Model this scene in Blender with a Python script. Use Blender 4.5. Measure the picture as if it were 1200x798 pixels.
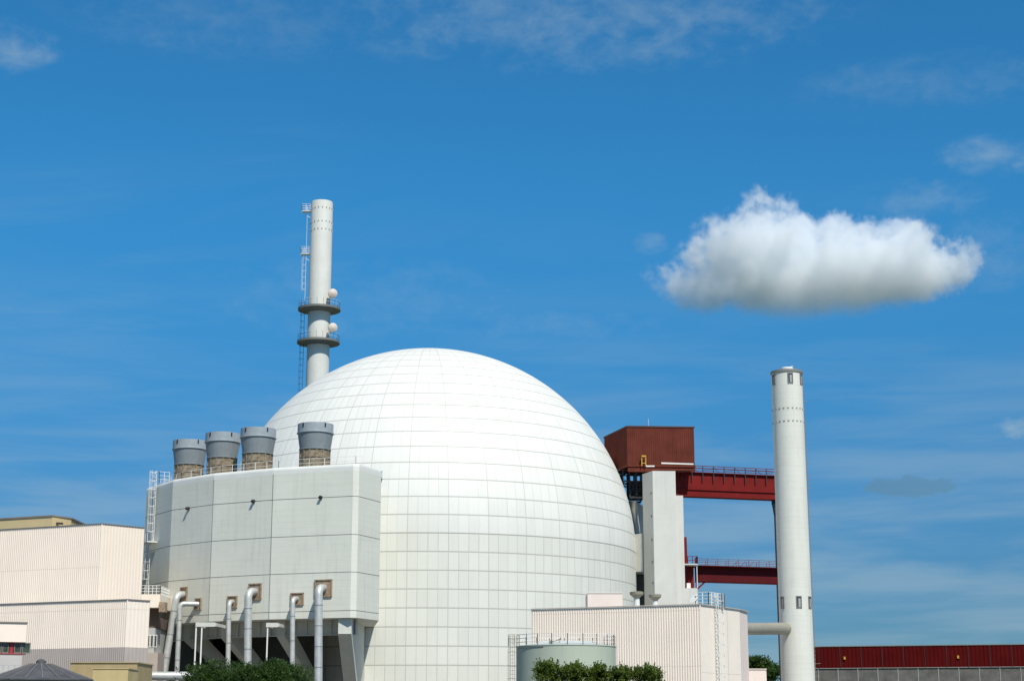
import bpy, random
from math import sin, cos, tan, atan, atan2, asin, pi, radians, sqrt, floor
from mathutils import Vector

S = bpy.context.scene
for o in list(bpy.data.objects): bpy.data.objects.remove(o)
COL = S.collection
random.seed(7)

# ------------------------------------------------------------------ camera
FPX = 1955.0; CZ = 6.0; PIT = atan(450/FPX)
cam_d = bpy.data.cameras.new('camera'); cam = bpy.data.objects.new('camera', cam_d); COL.objects.link(cam)
cam.location = (0, 0, CZ); cam.rotation_euler = (pi/2 + PIT, 0, 0)
cam_d.sensor_fit = 'HORIZONTAL'; cam_d.sensor_width = 36; cam_d.lens = 36*FPX/1200
cam_d.clip_start = 1; cam_d.clip_end = 60000
S.camera = cam
S.view_settings.view_transform = 'Standard'; S.view_settings.look = 'None'
S.view_settings.gamma = 1; S.view_settings.exposure = 0.0
S.view_settings.use_curve_mapping = False
S.cycles.volume_bounces = 12
S.cycles.max_bounces = 14
S.cycles.transparent_max_bounces = 16

# ------------------------------------------------------------------ sun + sky
SUN_AZ = radians(24)      # to the right of straight behind the camera
SUN_EL = radians(50)
sv = Vector((sin(SUN_AZ)*cos(SUN_EL), -cos(SUN_AZ)*cos(SUN_EL), sin(SUN_EL)))
sun_d = bpy.data.lights.new('sun', 'SUN'); sun_d.energy = 4.75; sun_d.angle = radians(0.5); sun_d.color = (1, 0.955, 0.865)
sun = bpy.data.objects.new('sun', sun_d); COL.objects.link(sun)
sun.rotation_euler = sv.to_track_quat('Z', 'Y').to_euler()

W = bpy.data.worlds.new('World'); S.world = W; W.use_nodes = True

class NT:
    """tiny node helper"""
    def __init__(s, tree): s.t = tree; s.n = tree.nodes; s.l = tree.links
    def node(s, typ, **kw):
        n = s.n.new(typ)
        for k, v in kw.items(): setattr(n, k, v)
        return n
    def put(s, sock, v):
        if v is None: return
        if isinstance(v, bpy.types.NodeSocket): s.l.new(v, sock)
        else: sock.default_value = v
    def m(s, op, a, b=None, c=None, clamp=False):
        n = s.node('ShaderNodeMath', operation=op, use_clamp=clamp)
        for i, v in enumerate((a, b, c)): s.put(n.inputs[i], v)
        return n.outputs[0]
    def v(s, op, a, b=None):
        n = s.node('ShaderNodeVectorMath', operation=op); s.put(n.inputs[0], a); s.put(n.inputs[1], b)
        return n.outputs['Value'] if op in ('LENGTH', 'DOT_PRODUCT', 'DISTANCE') else n.outputs[0]
    def xyz(s, x, y, z):
        n = s.node('ShaderNodeCombineXYZ'); s.put(n.inputs[0], x); s.put(n.inputs[1], y); s.put(n.inputs[2], z); return n.outputs[0]
    def sep(s, a):
        n = s.node('ShaderNodeSeparateXYZ'); s.put(n.inputs[0], a); return n.outputs
    def noise(s, vec, scale, detail=4, rough=.5, dist=0, typ=None):
        n = s.node('ShaderNodeTexNoise'); s.put(n.inputs['Vector'], vec); n.inputs['Scale'].default_value = scale
        n.inputs['Detail'].default_value = detail; n.inputs['Roughness'].default_value = rough
        n.inputs['Distortion'].default_value = dist
        return n.outputs[0]
    def ramp(s, x, a, b, lo=0., hi=1., smooth=True):
        n = s.node('ShaderNodeMapRange', interpolation_type='SMOOTHSTEP' if smooth else 'LINEAR')
        s.put(n.inputs[0], x); s.put(n.inputs[1], a); s.put(n.inputs[2], b); s.put(n.inputs[3], lo); s.put(n.inputs[4], hi)
        return n.outputs[0]
    def mix(s, f, a, b):
        n = s.node('ShaderNodeMix', data_type='RGBA'); s.put(n.inputs[0], f)
        for sock, v in ((n.inputs[6], a), (n.inputs[7], b)):
            if isinstance(v, tuple) and len(v) == 3: v = v + (1,)
            s.put(sock, v)
        return n.outputs[2]

def build_world():
    t = NT(W.node_tree); t.n.clear()
    sky = t.node('ShaderNodeTexSky', sky_type='NISHITA', sun_disc=False)
    sky.sun_elevation = SUN_EL; sky.sun_rotation = pi - SUN_AZ
    sky.air_density = 1.0; sky.dust_density = 0.35; sky.ozone_density = 2.2; sky.altitude = 0
    hsv = t.node('ShaderNodeHueSaturation'); hsv.inputs['Saturation'].default_value = SKY_SAT
    hsv.inputs['Hue'].default_value = SKY_HUE; hsv.inputs['Value'].default_value = 1.0
    t.l.new(sky.outputs[0], hsv.inputs['Color'])
    d = t.node('ShaderNodeTexCoord').outputs['Generated']
    x, y, z = t.sep(d)
    zc = t.m('ADD', t.m('MAXIMUM', z, 0.0), 0.06)
    pl = t.xyz(t.m('DIVIDE', x, zc), t.m('DIVIDE', y, zc), 0.0)      # cloud layer overhead
    # thin high cloud: long streaks
    st = t.v('MULTIPLY', pl, (0.55, 1.5, 1))
    n1 = t.noise(st, 1.1, 8, .62, .7)
    n2 = t.noise(t.v('ADD', pl, (9, 4, 0)), .45, 3, .5)
    cir = t.m('MULTIPLY', t.ramp(n1, .47, .78), t.ramp(n2, .42, .68))
    el = t.m('ARCTAN2', z, t.m('POWER', t.m('ADD', t.m('MULTIPLY', x, x), t.m('MULTIPLY', y, y)), .5))   # elevation, radians
    az = t.m('ARCTAN2', x, y)
    # low banded veil close to the horizon
    bv = t.xyz(t.m('MULTIPLY', az, 3.0), t.m('MULTIPLY', el, 26.0), 3.0)
    band = t.noise(bv, 1.6, 6, .55, .3)
    veil = t.m('MULTIPLY', t.ramp(band, .36, .66), t.ramp(el, .30, .06))
    veil = t.m('MULTIPLY', veil, .38)
    # dappled high patches and small ragged puffs: azimuth, elevation, half widths, strength
    nb = t.noise(t.xyz(t.m('MULTIPLY', az, 1.0), t.m('MULTIPLY', el, 1.9), 0.0), 26, 7, .62, .3)
    nb2 = t.noise(t.xyz(t.m('MULTIPLY', az, 1.0), t.m('MULTIPLY', el, 1.6), 5.0), 70, 5, .6, .2)
    puff = None
    for u, v, ru, rv, k in ((1165, 183, 80, 30, .42), (1085, 235, 90, 34, .30), (762, 286, 28, 17, .30), (1197, 498, 44, 22, .75),
                            (5, 55, 80, 38, .42), (680, 24, 400, 76, .30), (260, 20, 260, 60, .14), (1100, 95, 220, 40, .16), (420, 350, 260, 60, .16), (620, 380, 200, 40, .16), (1150, 300, 120, 60, .2)):
        ax, ay, azz = ray(u, v)
        a0 = atan2(ax, ay); e0 = atan2(azz, sqrt(ax*ax + ay*ay))
        da = t.m('DIVIDE', t.m('SUBTRACT', az, a0), ru/FPX); de = t.m('DIVIDE', t.m('SUBTRACT', el, e0), rv/FPX)
        r = t.m('POWER', t.m('ADD', t.m('MULTIPLY', da, da), t.m('MULTIPLY', de, de)), .5)
        b = t.m('SUBTRACT', 1.0, r)
        s_ = t.m('ADD', t.m('MULTIPLY', b, .55), t.m('MULTIPLY', t.m('SUBTRACT', t.m('ADD', t.m('MULTIPLY', nb, .6), t.m('MULTIPLY', nb2, .4)), .5), 2.6))
        g = t.m('MULTIPLY', t.m('MULTIPLY', t.ramp(s_, -.1, 1.1), t.ramp(b, 0, .35)), k)
        puff = g if puff is None else t.m('MAXIMUM', puff, g)
    f = t.m('MAXIMUM', t.m('MULTIPLY', cir, .30), puff)
    f = t.m('MAXIMUM', f, veil, clamp=True)
    tint = t.mix(t.ramp(el, .03, .34), (.20, .43, .70), (.225, .93, 1.28))
    tint = t.mix(t.ramp(el, .55, 1.1), tint, (1.0, 1.0, 1.0))
    mu = t.node('ShaderNodeMix', data_type='RGBA', blend_type='MULTIPLY'); mu.inputs[0].default_value = 1
    t.l.new(hsv.outputs[0], mu.inputs[6]); t.l.new(tint, mu.inputs[7])
    # one small shaded cloud low over the horizon
    a_, b_, c_ = ray(1067, 571); a0 = atan2(a_, b_); e0 = atan2(c_, sqrt(a_*a_+b_*b_))
    da = t.m('ABSOLUTE', t.m('DIVIDE', t.m('SUBTRACT', az, a0), 56/FPX)); de = t.m('DIVIDE', t.m('SUBTRACT', el, e0), 13/FPX)
    sh = t.m('SUBTRACT', 1.0, t.m('POWER', t.m('ADD', t.m('POWER', da, 3.0), t.m('MULTIPLY', de, de)), .5))
    sh = t.m('ADD', sh, t.m('MULTIPLY', t.m('SUBTRACT', nb2, .5), 1.6))
    colr = t.mix(f, mu.outputs[2], CLOUD_COL)
    colr = t.mix(t.m('MULTIPLY', t.ramp(sh, -.05, .42), .8), colr, (1.2, 2.8, 4.4))
    bg = t.node('ShaderNodeBackground'); t.l.new(colr, bg.inputs[0]); bg.inputs[1].default_value = SKY_STR
    out = t.node('ShaderNodeOutputWorld'); t.l.new(bg.outputs[0], out.inputs[0])
SKY_SAT = 1.0; SKY_HUE = 0.5; SKY_STR = 0.095; CLOUD_COL = (4.1, 5.4, 6.1)

# ------------------------------------------------------------------ surveying: a pixel of the 1200 x 798 photo to a world point
def ray(u, v):
    a = (u-600)/FPX; b = (399-v)/FPX
    return a, cos(PIT)-b*sin(PIT), sin(PIT)+b*cos(PIT)
def PY(u, v, Y):
    a, b, c = ray(u, v); t = Y/b; return Vector((a*t, Y, CZ+c*t))
def PZ(u, v, z):
    a, b, c = ray(u, v); t = (z-CZ)/c; return Vector((a*t, b*t, z))
def XU(u, Y, z):            # x of a point seen in column u at depth Y, height z
    return (u-600)/FPX*(Y*cos(PIT)+(z-CZ)*sin(PIT))
build_world()

# ------------------------------------------------------------------ materials
MATS = {}
def mat(name, col, rough=.7, metal=0., var=.08, vscale=.6, bump=0., bscale=8, streak=0., spec=.5, extra=None):
    if name in MATS: return MATS[name]
    m = bpy.data.materials.new(name); m.use_nodes = True; t = NT(m.node_tree); t.n.clear()
    bs = t.node('ShaderNodeBsdfPrincipled'); out = t.node('ShaderNodeOutputMaterial'); t.l.new(bs.outputs[0], out.inputs[0])
    P = t.node('ShaderNodeTexCoord').outputs['Object']
    n = t.noise(P, vscale, 6, .6)
    k = t.ramp(n, .3, .7, 1-var, 1+var, False)
    c = col
    base = t.node('ShaderNodeMix', data_type='RGBA', blend_type='MULTIPLY'); base.inputs[0].default_value = 1
    base.inputs[6].default_value = col+(1,); t.l.new(t.xyz(k, k, k), base.inputs[7]); cc = base.outputs[2]
    if streak > 0:      # rain streaks and grime: stretched noise
        sx = t.noise(t.v('MULTIPLY', P, (1.6, 1.6, .10)), 1.3, 6, .6)
        cc = t.mix(t.m('MULTIPLY', t.ramp(sx, .48, .75), streak), cc, (col[0]*.45, col[1]*.42, col[2]*.36))
    if extra: cc = extra(t, P, cc)
    t.l.new(cc, bs.inputs['Base Color'])
    bs.inputs['Roughness'].default_value = rough; bs.inputs['Metallic'].default_value = metal
    bs.inputs['Specular IOR Level'].default_value = spec
    if bump > 0:
        bn = t.node('ShaderNodeBump'); bn.inputs['Strength'].default_value = bump; bn.inputs['Distance'].default_value = .05
        t.l.new(t.noise(P, bscale, 5, .6), bn.inputs['Height']); t.l.new(bn.outputs[0], bs.inputs['Normal'])
    MATS[name] = m; return m

DC = Vector((-13.6, 270, 0)); DR = 33.5; DZ = 32.5            # dome centre, radius, spring line
RING = 2.63
def dome_material(name, dome):
    m = bpy.data.materials.new(name); m.use_nodes = True; t = NT(m.node_tree); t.n.clear()
    bs = t.node('ShaderNodeBsdfPrincipled'); out = t.node('ShaderNodeOutputMaterial'); t.l.new(bs.outputs[0], out.inputs[0])
    P = t.node('ShaderNodeTexCoord').outputs['Object']       # origin on the axis at ground level
    x, y, z = t.sep(P)
    az = t.m('ADD', t.m('ARCTAN2', x, t.m('MULTIPLY', y, -1.0)), atan2(-DC.x, DC.y)*-1)
    r = t.m('POWER', t.m('ADD', t.m('MULTIPLY', x, x), t.m('MULTIPLY', y, y)), .5)
    if dome: arc = t.m('MULTIPLY', t.m('ARCTAN2', t.m('SUBTRACT', z, DZ), r), DR)
    else: arc = t.m('SUBTRACT', z, DZ)
    q = t.m('FRACT', t.m('ADD', t.m('DIVIDE', arc, RING), 60.0))
    ringi = t.m('FLOOR', t.m('ADD', t.m('DIVIDE', arc, RING), 60.0))
    dr = t.m('MULTIPLY', t.m('MINIMUM', q, t.m('SUBTRACT', 1.0, q)), RING)          # metres to the nearest ring joint
    def mer(n, off=0.0):
        f = t.m('FRACT', t.m('ADD', t.m('MULTIPLY', az, n/(2*pi)), 100.0+off))
        return t.m('MULTIPLY', t.m('MULTIPLY', t.m('MINIMUM', f, t.m('SUBTRACT', 1.0, f)), 2*pi/n), r)
    d_bold = mer(36, .5)
    d_zero = mer(12, 0.)
    # the count of narrow panels halves towards the crown
    d_min = mer(144, 0) if not dome else None
    if dome:
        a1 = mer(144); a2 = mer(72); a3 = mer(36)
        s1 = t.m('GREATER_THAN', r, 24.0); s2 = t.m('GREATER_THAN', r, 13.0)
        lo = t.m('ADD', t.m('MULTIPLY', a2, s2), t.m('MULTIPLY', a3, t.m('SUBTRACT', 1.0, s2)))
        d_min = t.m('ADD', t.m('MULTIPLY', a1, s1), t.m('MULTIPLY', lo, t.m('SUBTRACT', 1.0, s1)))
    gate = t.noise(t.xyz(t.m('MULTIPLY', az, 3.0), t.m('MULTIPLY', ringi, .9), 0.0), 3.0, 2, .5)
    L = t.m('MULTIPLY', t.ramp(dr, .05, .12, 1, 0), .52 if dome else .50)
    L2 = t.m('MULTIPLY', t.ramp(d_bold, .04, .10, 1, 0), .32 if dome else .34)
    L3 = t.m('MULTIPLY', t.ramp(d_zero, .04, .09, 1, 0), .12)
    L4 = t.m('MULTIPLY', t.ramp(d_min, .03, .075, 1, 0), t.ramp(gate, .35, .65, .04 if dome else .18, .24 if dome else .36))
    line = t.m('MAXIMUM', t.m('MAXIMUM', L, L2), t.m('MAXIMUM', L3, L4))
    # every panel has a slightly different tone
    pi_ = t.m('FLOOR', t.m('MULTIPLY', az, 144/(2*pi)))
    wn = t.node('ShaderNodeTexWhiteNoise', noise_dimensions='2D'); t.l.new(t.xyz(pi_, ringi, 0.0), wn.inputs['Vector'])
    pan = t.ramp(wn.outputs['Value'], 0, 1, .94, 1.0, False)
    soft = t.ramp(t.noise(P, .09, 5, .6), .3, .7, .965, 1.0, False)
    k = t.m('MULTIPLY', pan, soft)
    base = (.74, .74, .68) if dome else (.715, .712, .64)
    cb = t.node('ShaderNodeMix', data_type='RGBA', blend_type='MULTIPLY'); cb.inputs[0].default_value = 1
    cb.inputs[6].default_value = base+(1,); t.l.new(t.xyz(k, k, k), cb.inputs[7])
    drip = t.m('MULTIPLY', t.ramp(t.noise(t.xyz(t.m('MULTIPLY', az, 22.0), t.m('MULTIPLY', z, .06), 0.0), 4.0, 6, .65), .48, .75), .20)
    low = t.m('MULTIPLY', t.ramp(t.m('MULTIPLY', q, RING), .0, .55, 1, 0), t.ramp(t.noise(t.xyz(t.m('MULTIPLY', az, 60.0), ringi, 3.0), 2.0, 3, .6), .45, .7, 0, .16))
    drip = t.m('MAXIMUM', drip, low)
    c1 = t.mix(drip, cb.outputs[2], (.50, .49, .44))
    c = t.mix(line, c1, (.20, .19, .16))
    t.l.new(c, bs.inputs['Base Color'])
    bs.inputs['Roughness'].default_value = .55; bs.inputs['Specular IOR Level'].default_value = .35
    bn = t.node('ShaderNodeBump'); bn.inputs['Strength'].default_value = .5; bn.inputs['Distance'].default_value = .04
    h = t.m('SUBTRACT', 1.0, line); t.l.new(h, bn.inputs['Height']); t.l.new(bn.outputs[0], bs.inputs['Normal'])
    return m

def brick_lines(t, P, cc):   # stained concrete blocks of the outlet bases
    n = t.noise(t.v('MULTIPLY', P, (1, 1, 2.2)), 1.6, 6, .7)
    return t.mix(t.ramp(n, .42, .62), cc, (.16, .125, .08))
def board_marks(t, P, cc):   # faint shuttering lines of cast concrete
    x, y, z = t.sep(P)
    f = t.m('FRACT', t.m('MULTIPLY', z, 1/.78)); l = t.ramp(t.m('MINIMUM', f, t.m('SUBTRACT', 1.0, f)), .015, .05, .10, 0)
    n = t.noise(t.v('MULTIPLY', P, (.12, .12, 2.4)), 1.5, 4, .6)
    c2 = t.mix(t.ramp(n, .5, .7, 0, .10), cc, (.36, .35, .31))
    return t.mix(l, c2, (.25, .25, .22))

M_white = mat('painted_concrete', (.67, .67, .585), .75, var=.035, vscale=.25, bump=.15, bscale=3, streak=.16, extra=board_marks)
M_joint = mat('joint_seal', (.24, .24, .215), .9)
M_coping = mat('white_coping', (.70, .70, .65), .7, var=.04)
M_roof = mat('gravel_roof', (.30, .29, .27), .95, var=.2, vscale=3)
M_fin = mat('support_concrete', (.58, .58, .52), .8, var=.07, streak=.14, bump=.2)
M_tower = mat('tower_concrete', (.66, .66, .585), .78, var=.04, vscale=.3, streak=.14, extra=board_marks)
M_lift = mat('lift_tower_concrete', (.60, .59, .54), .78, var=.05, vscale=.3, streak=.12)
def sheet_marks(t, P, cc):     # overlapping sheet courses, slightly different batches of cladding
    x, y, z = t.sep(P)
    f = t.m('FRACT', t.m('DIVIDE', z, 6.2)); l = t.ramp(t.m('MINIMUM', f, t.m('SUBTRACT', 1.0, f)), .004, .012, .30, 0)
    wn = t.node('ShaderNodeTexWhiteNoise', noise_dimensions='2D'); t.l.new(t.xyz(t.m('FLOOR', t.m('DIVIDE', x, .9)), t.m('FLOOR', t.m('DIVIDE', z, 6.2)), 0.0), wn.inputs['Vector'])
    c2 = t.mix(t.m('MULTIPLY', wn.outputs['Value'], .06), cc, (.62, .50, .38))
    return t.mix(l, c2, (.45, .38, .30))
M_cream = mat('cream_cladding', (.89, .765, .64), .55, var=.03, vscale=.25, streak=.08, extra=sheet_marks)
M_cream2 = mat('pale_cream_panel', (.85, .755, .64), .6, var=.03)
M_pink = mat('pinkish_cream_panel', (.78, .66, .58), .6, var=.04)
M_band = mat('grey_cladding', (.42, .36, .32), .6, var=.05)
M_tan = mat('tan_cladding', (.58, .45, .24), .65, var=.05)
M_ochre = mat('ochre_render', (.52, .40, .19), .75, var=.08, streak=.15)
M_och2 = mat('ochre_panel', (.40, .30, .15), .75, var=.12, streak=.2)
M_trim = mat('edge_trim', (.22, .19, .16), .5)
M_steel = mat('galvanised_steel', (.52, .53, .51), .48, .35, var=.14, vscale=1.2, streak=.18, bump=.15, bscale=4)
M_funnel = mat('weathered_sheet_steel', (.215, .245, .26), .6, .0, var=.12, vscale=.8, streak=.35)
M_funrim = mat('pale_sheet_steel', (.30, .34, .36), .5, .0, var=.10, vscale=1.2, streak=.15)
M_block = mat('stained_block', (.27, .22, .155), .9, var=.25, vscale=1.5, extra=brick_lines)
M_brown = mat('stained_brown_panel', (.30, .22, .15), .85, var=.35, vscale=2.5, streak=.3)
M_red = mat('red_painted_steel', (.165, .010, .008), .6, var=.15, vscale=.7, streak=.2, spec=.15)
M_rust = mat('red_brown_cladding', (.125, .030, .019), .75, var=.2, vscale=.5, streak=.4, spec=.12)
M_dkred = mat('dark_red_cladding', (.085, .006, .006), .9, var=.15, vscale=.2, streak=.3, spec=.03)
M_black = mat('dark_steel', (.02, .018, .02), .6, var=.2)
M_whiteP = mat('white_painted_steel', (.74, .73, .68), .5, var=.05)
M_yellow = mat('yellow_painted_steel', (.55, .34, .03), .5)
M_glass = mat('window_glass', (.05, .065, .07), .12, 0, var=.3, vscale=1.5, spec=.8)
M_glass2 = mat('pale_blind', (.34, .36, .34), .5, var=.15, vscale=4)
M_tank = mat('green_grey_tank_paint', (.41, .45, .355), .55, var=.05, vscale=.3, streak=.10)
M_duct = mat('olive_grey_duct', (.34, .31, .235), .5, .1, var=.1, streak=.15)
M_slate = mat('dark_roof_sheet', (.085, .082, .085), .6, var=.3, vscale=1.2)
M_panel = mat('weathered_grey_panel', (.13, .12, .105), .9, var=.3, vscale=.5, streak=.2)
M_bark = mat('bark', (.10, .075, .05), .95, var=.3, vscale=4)
M_disc = mat('brownish_drum', (.62, .53, .45), .6, var=.1)
def leaf_mat(name, a, b):
    m = bpy.data.materials.new(name); m.use_nodes = True; t = NT(m.node_tree); t.n.clear()
    bs = t.node('ShaderNodeBsdfPrincipled'); out = t.node('ShaderNodeOutputMaterial'); t.l.new(bs.outputs[0], out.inputs[0])
    P = t.node('ShaderNodeTexCoord').outputs['Object']
    n = t.m('ADD', t.m('MULTIPLY', t.noise(P, 1.2, 3, .6), .5), t.m('MULTIPLY', t.noise(P, 9, 2, .6), .5))
    t.l.new(t.mix(t.ramp(n, .38, .62), a, b), bs.inputs['Base Color'])
    bs.inputs['Roughness'].default_value = .5; bs.inputs['Specular IOR Level'].default_value = .35
    tl = t.node('ShaderNodeBsdfTranslucent'); tl.inputs[0].default_value = (b[0]*1.5, b[1]*1.5, b[2]*.8, 1)
    mx = t.node('ShaderNodeMixShader'); mx.inputs[0].default_value = .35
    t.l.new(bs.outputs[0], mx.inputs[1]); t.l.new(tl.outputs[0], mx.inputs[2]); t.l.new(mx.outputs[0], out.inputs[0])
    return m
M_leafD = leaf_mat('leaf_deep_green', (.018, .045, .010), (.065, .12, .026))
M_leafL = leaf_mat('leaf_bright_green', (.045, .085, .012), (.15, .20, .045))

# ------------------------------------------------------------------ mesh builder
def wpos(o):
    v = Vector((0, 0, 0))
    while o: v += o.location; o = o.parent
    return v
class MB:
    def __init__(s): s.v = []; s.f = []; s.mi = []; s.sm = []
    def add(s, vs, fs, mi=0, smooth=False):
        b = len(s.v); s.v += [Vector(p) for p in vs]
        for f in fs: s.f.append([i+b for i in f]); s.mi.append(mi); s.sm.append(smooth)
    def box(s, x0, x1, y0, y1, z0, z1, mi=0):
        s.prism([(x0, y0), (x1, y0), (x1, y1), (x0, y1)], z0, z1, mi)
    def prism(s, poly, z0, z1, mi=0):
        n = len(poly); vs = [(p[0], p[1], z0) for p in poly] + [(p[0], p[1], z1) for p in poly]
        fs = [[i, (i+1) % n, (i+1) % n+n, i+n] for i in range(n)] + [list(range(n))[::-1], list(range(n, 2*n))]
        s.add(vs, fs, mi)
    def obox(s, c, ax, ay, az, mi=0):          # oriented box: centre and three half-axis vectors
        c = Vector(c); vs = []
        for k in (-1, 1):
            for a, b in ((-1, -1), (1, -1), (1, 1), (-1, 1)): vs.append(c+ax*a+ay*b+az*k)
        s.add(vs, [[0, 3, 2, 1], [4, 5, 6, 7], [0, 1, 5, 4], [1, 2, 6, 5], [2, 3, 7, 6], [3, 0, 4, 7]], mi)
    def bar(s, a, b, w, h=None, mi=0):
        a = Vector(a); b = Vector(b); d = (b-a)
        if d.length < 1e-6: return
        h = h or w; u = d.normalized(); up = Vector((0, 0, 1)) if abs(u.z) < .95 else Vector((0, 1, 0))
        r = u.cross(up).normalized(); q = r.cross(u)
        s.obox((a+b)/2, r*w/2, q*h/2, d/2, mi)
    def tube(s, pts, r, n=12, mi=0, caps=True):
        pts = [Vector(p) for p in pts]; rs = r if isinstance(r, (list, tuple)) else [r]*len(pts)
        rings = []; prev = None
        for i, p in enumerate(pts):
            d = (pts[min(i+1, len(pts)-1)]-pts[max(i-1, 0)]).normalized()
            if prev is None:
                up = Vector((0, 0, 1)) if abs(d.z) < .9 else Vector((0, 1, 0)); a = d.cross(up).normalized()
            else: a = (prev-d*prev.dot(d)).normalized()
            prev = a; b = d.cross(a)
            rings.append([p+(a*cos(2*pi*k/n)+b*sin(2*pi*k/n))*rs[i] for k in range(n)])
        vs = [q for g in rings for q in g]; fs = []
        for i in range(len(pts)-1):
            for k in range(n): fs.append([i*n+k, i*n+(k+1) % n, (i+1)*n+(k+1) % n, (i+1)*n+k])
        s.add(vs, fs, mi, True)
        if caps: s.add(rings[0], [list(range(n))[::-1]], mi); s.add(rings[-1], [list(range(n))], mi)
    def lathe(s, c, prof, n=48, mi=0, smooth=True, cap=True, a0=0., a1=2*pi):
        c = Vector(c); vs = []; full = abs(a1-a0-2*pi) < 1e-6; m = n if full else n+1
        for (r, z) in prof:
            for k in range(m): a = a0+(a1-a0)*k/n; vs.append((c.x+r*cos(a), c.y+r*sin(a), c.z+z))
        fs = []
        for i in range(len(prof)-1):
            for k in range(n): fs.append([i*m+k, i*m+(k+1) % m, (i+1)*m+(k+1) % m, (i+1)*m+k])
        s.add(vs, fs, mi, smooth)
        if cap and full:
            for i, rev in ((0, True), (len(prof)-1, False)):
                if prof[i][0] > .001:
                    r, z = prof[i]; ring = [(c.x+r*cos(2*pi*k/n), c.y+r*sin(2*pi*k/n), c.z+z) for k in range(n)]
                    s.add(ring, [list(range(n))[::-1] if rev else list(range(n))], mi)
    def corr(s, a, b, z0, z1, pitch=.3, depth=.06, mi=0, zb=None):   # trapezoid profiled sheet from a to b (outside on the right hand side of a->b)
        a = Vector((a[0], a[1], 0)); b = Vector((b[0], b[1], 0)); d = b-a; L = d.length; u = d/L; nrm = Vector((u.y, -u.x, 0))
        n = max(1, round(L/pitch)); p = L/n; pts = []
        for i in range(n):
            for f, h in ((0, 0), (.35, 0), (.5, 1), (.85, 1)): pts.append(a+u*(i+f)*p+nrm*h*depth)
        pts.append(b)
        vs = [(q.x, q.y, z0) for q in pts]+[(q.x, q.y, z1) for q in pts]; m = len(pts)
        s.add(vs, [[i, i+1, i+1+m, i+m] for i in range(m-1)], mi)
    def build(s, name, mats, parent=None, loc=None):
        if not isinstance(mats, (list, tuple)): mats = [mats]
        me = bpy.data.meshes.new(name)
        off = wpos(parent) if parent else Vector((0, 0, 0))
        L = Vector(loc) if loc is not None else Vector((0, 0, 0))
        me.from_pydata([tuple(p-off-L) for p in s.v], [], s.f)
        for m in mats: me.materials.append(m)
        me.polygons.foreach_set('material_index', s.mi); me.polygons.foreach_set('use_smooth', s.sm); me.update()
        if any(s.sm): me.set_sharp_from_angle(angle=radians(32))
        o = bpy.data.objects.new(name, me); COL.objects.link(o); o.location = L
        if parent: o.parent = parent
        return o
def tag(o, label=None, cat=None, group=None, kind=None):
    for k, v in (('label', label), ('category', cat), ('group', group), ('kind', kind)):
        if v: o[k] = v
    return o
def empty(name, loc, label, cat, group=None):
    o = bpy.data.objects.new(name, None); COL.objects.link(o); o.location = loc
    o.empty_display_size = .5
    return tag(o, label, cat, group)
def kids(o): return [c for c in bpy.data.objects if c.parent == o]
def copy_tree(o, loc=None, label=None):
    c = o.copy(); COL.objects.link(c)
    if loc is not None: c.location = loc
    if label: c['label'] = label
    for ch in kids(o): copy_sub(ch, c)
    return c
def copy_sub(o, parent):
    c = o.copy(); COL.objects.link(c); c.parent = parent
    for ch in kids(o): copy_sub(ch, c)
def railing(mb, pts, h=1.1, r=.03, step=2.0, rails=3, mi=0, n=5):
    pts = [Vector(p) for p in pts]
    for k in range(rails):
        z = Vector((0, 0, h*(k+1)/rails))
        for a, b in zip(pts[:-1], pts[1:]): mb.bar(a+z, b+z, r*1.6, mi=mi)
    for a, b in zip(pts[:-1], pts[1:]):
        m = max(1, round((b-a).length/step))
        for i in range(m+1): q = a+(b-a)*i/m; mb.bar(q, q+Vector((0, 0, h)), r*2, mi=mi)
def arc_pts(c, r, z, a0, a1, n): return [Vector((c[0]+r*cos(a0+(a1-a0)*i/n), c[1]+r*sin(a0+(a1-a0)*i/n), z)) for i in range(n+1)]

# ------------------------------------------------------------------ ground
def grass_mix(t, P, cc): return t.mix(t.ramp(t.noise(P, .02, 5, .6), .4, .6), cc, (.10, .10, .05))
g = MB(); g.box(-6000, 6000, -2000, 9000, -2, 0)
tag(g.build('ground', mat('meadow_ground', (.055, .085, .03), .95, var=.3, vscale=.5, extra=grass_mix)), kind='structure')
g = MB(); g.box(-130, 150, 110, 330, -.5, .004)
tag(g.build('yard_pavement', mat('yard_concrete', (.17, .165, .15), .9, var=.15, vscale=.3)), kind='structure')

# ------------------------------------------------------------------ reactor building
rb = empty('reactor_building', (DC.x, DC.y, 0), 'huge white domed reactor building clad in fine rectangular panels', 'reactor building')
m = MB(); c0 = (DC.x, DC.y, 0)
m.lathe(c0, [(DR, -.5), (DR, DZ)], 288, cap=False); m.build('cylinder_wall', dome_material('reactor_wall_panels', False), rb)
m = MB(); prof = []
step = RING/DR
k = 0; a = 0.0
prof.append((DR+.02, DZ))
while a < pi/2-.001:
    a2 = min(a+step, pi/2)
    for q in range(1, 5):
        aa = a+(a2-a)*q/4; prof.append(((DR+.02)*cos(aa), DZ+(DR+.02)*sin(aa)))
    a = a2
prof[-1] = (0.0005, DZ+DR+.02)
m.lathe(c0, prof, 288, cap=False); m.build('dome_shell', dome_material('reactor_dome_panels', True), rb)

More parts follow.
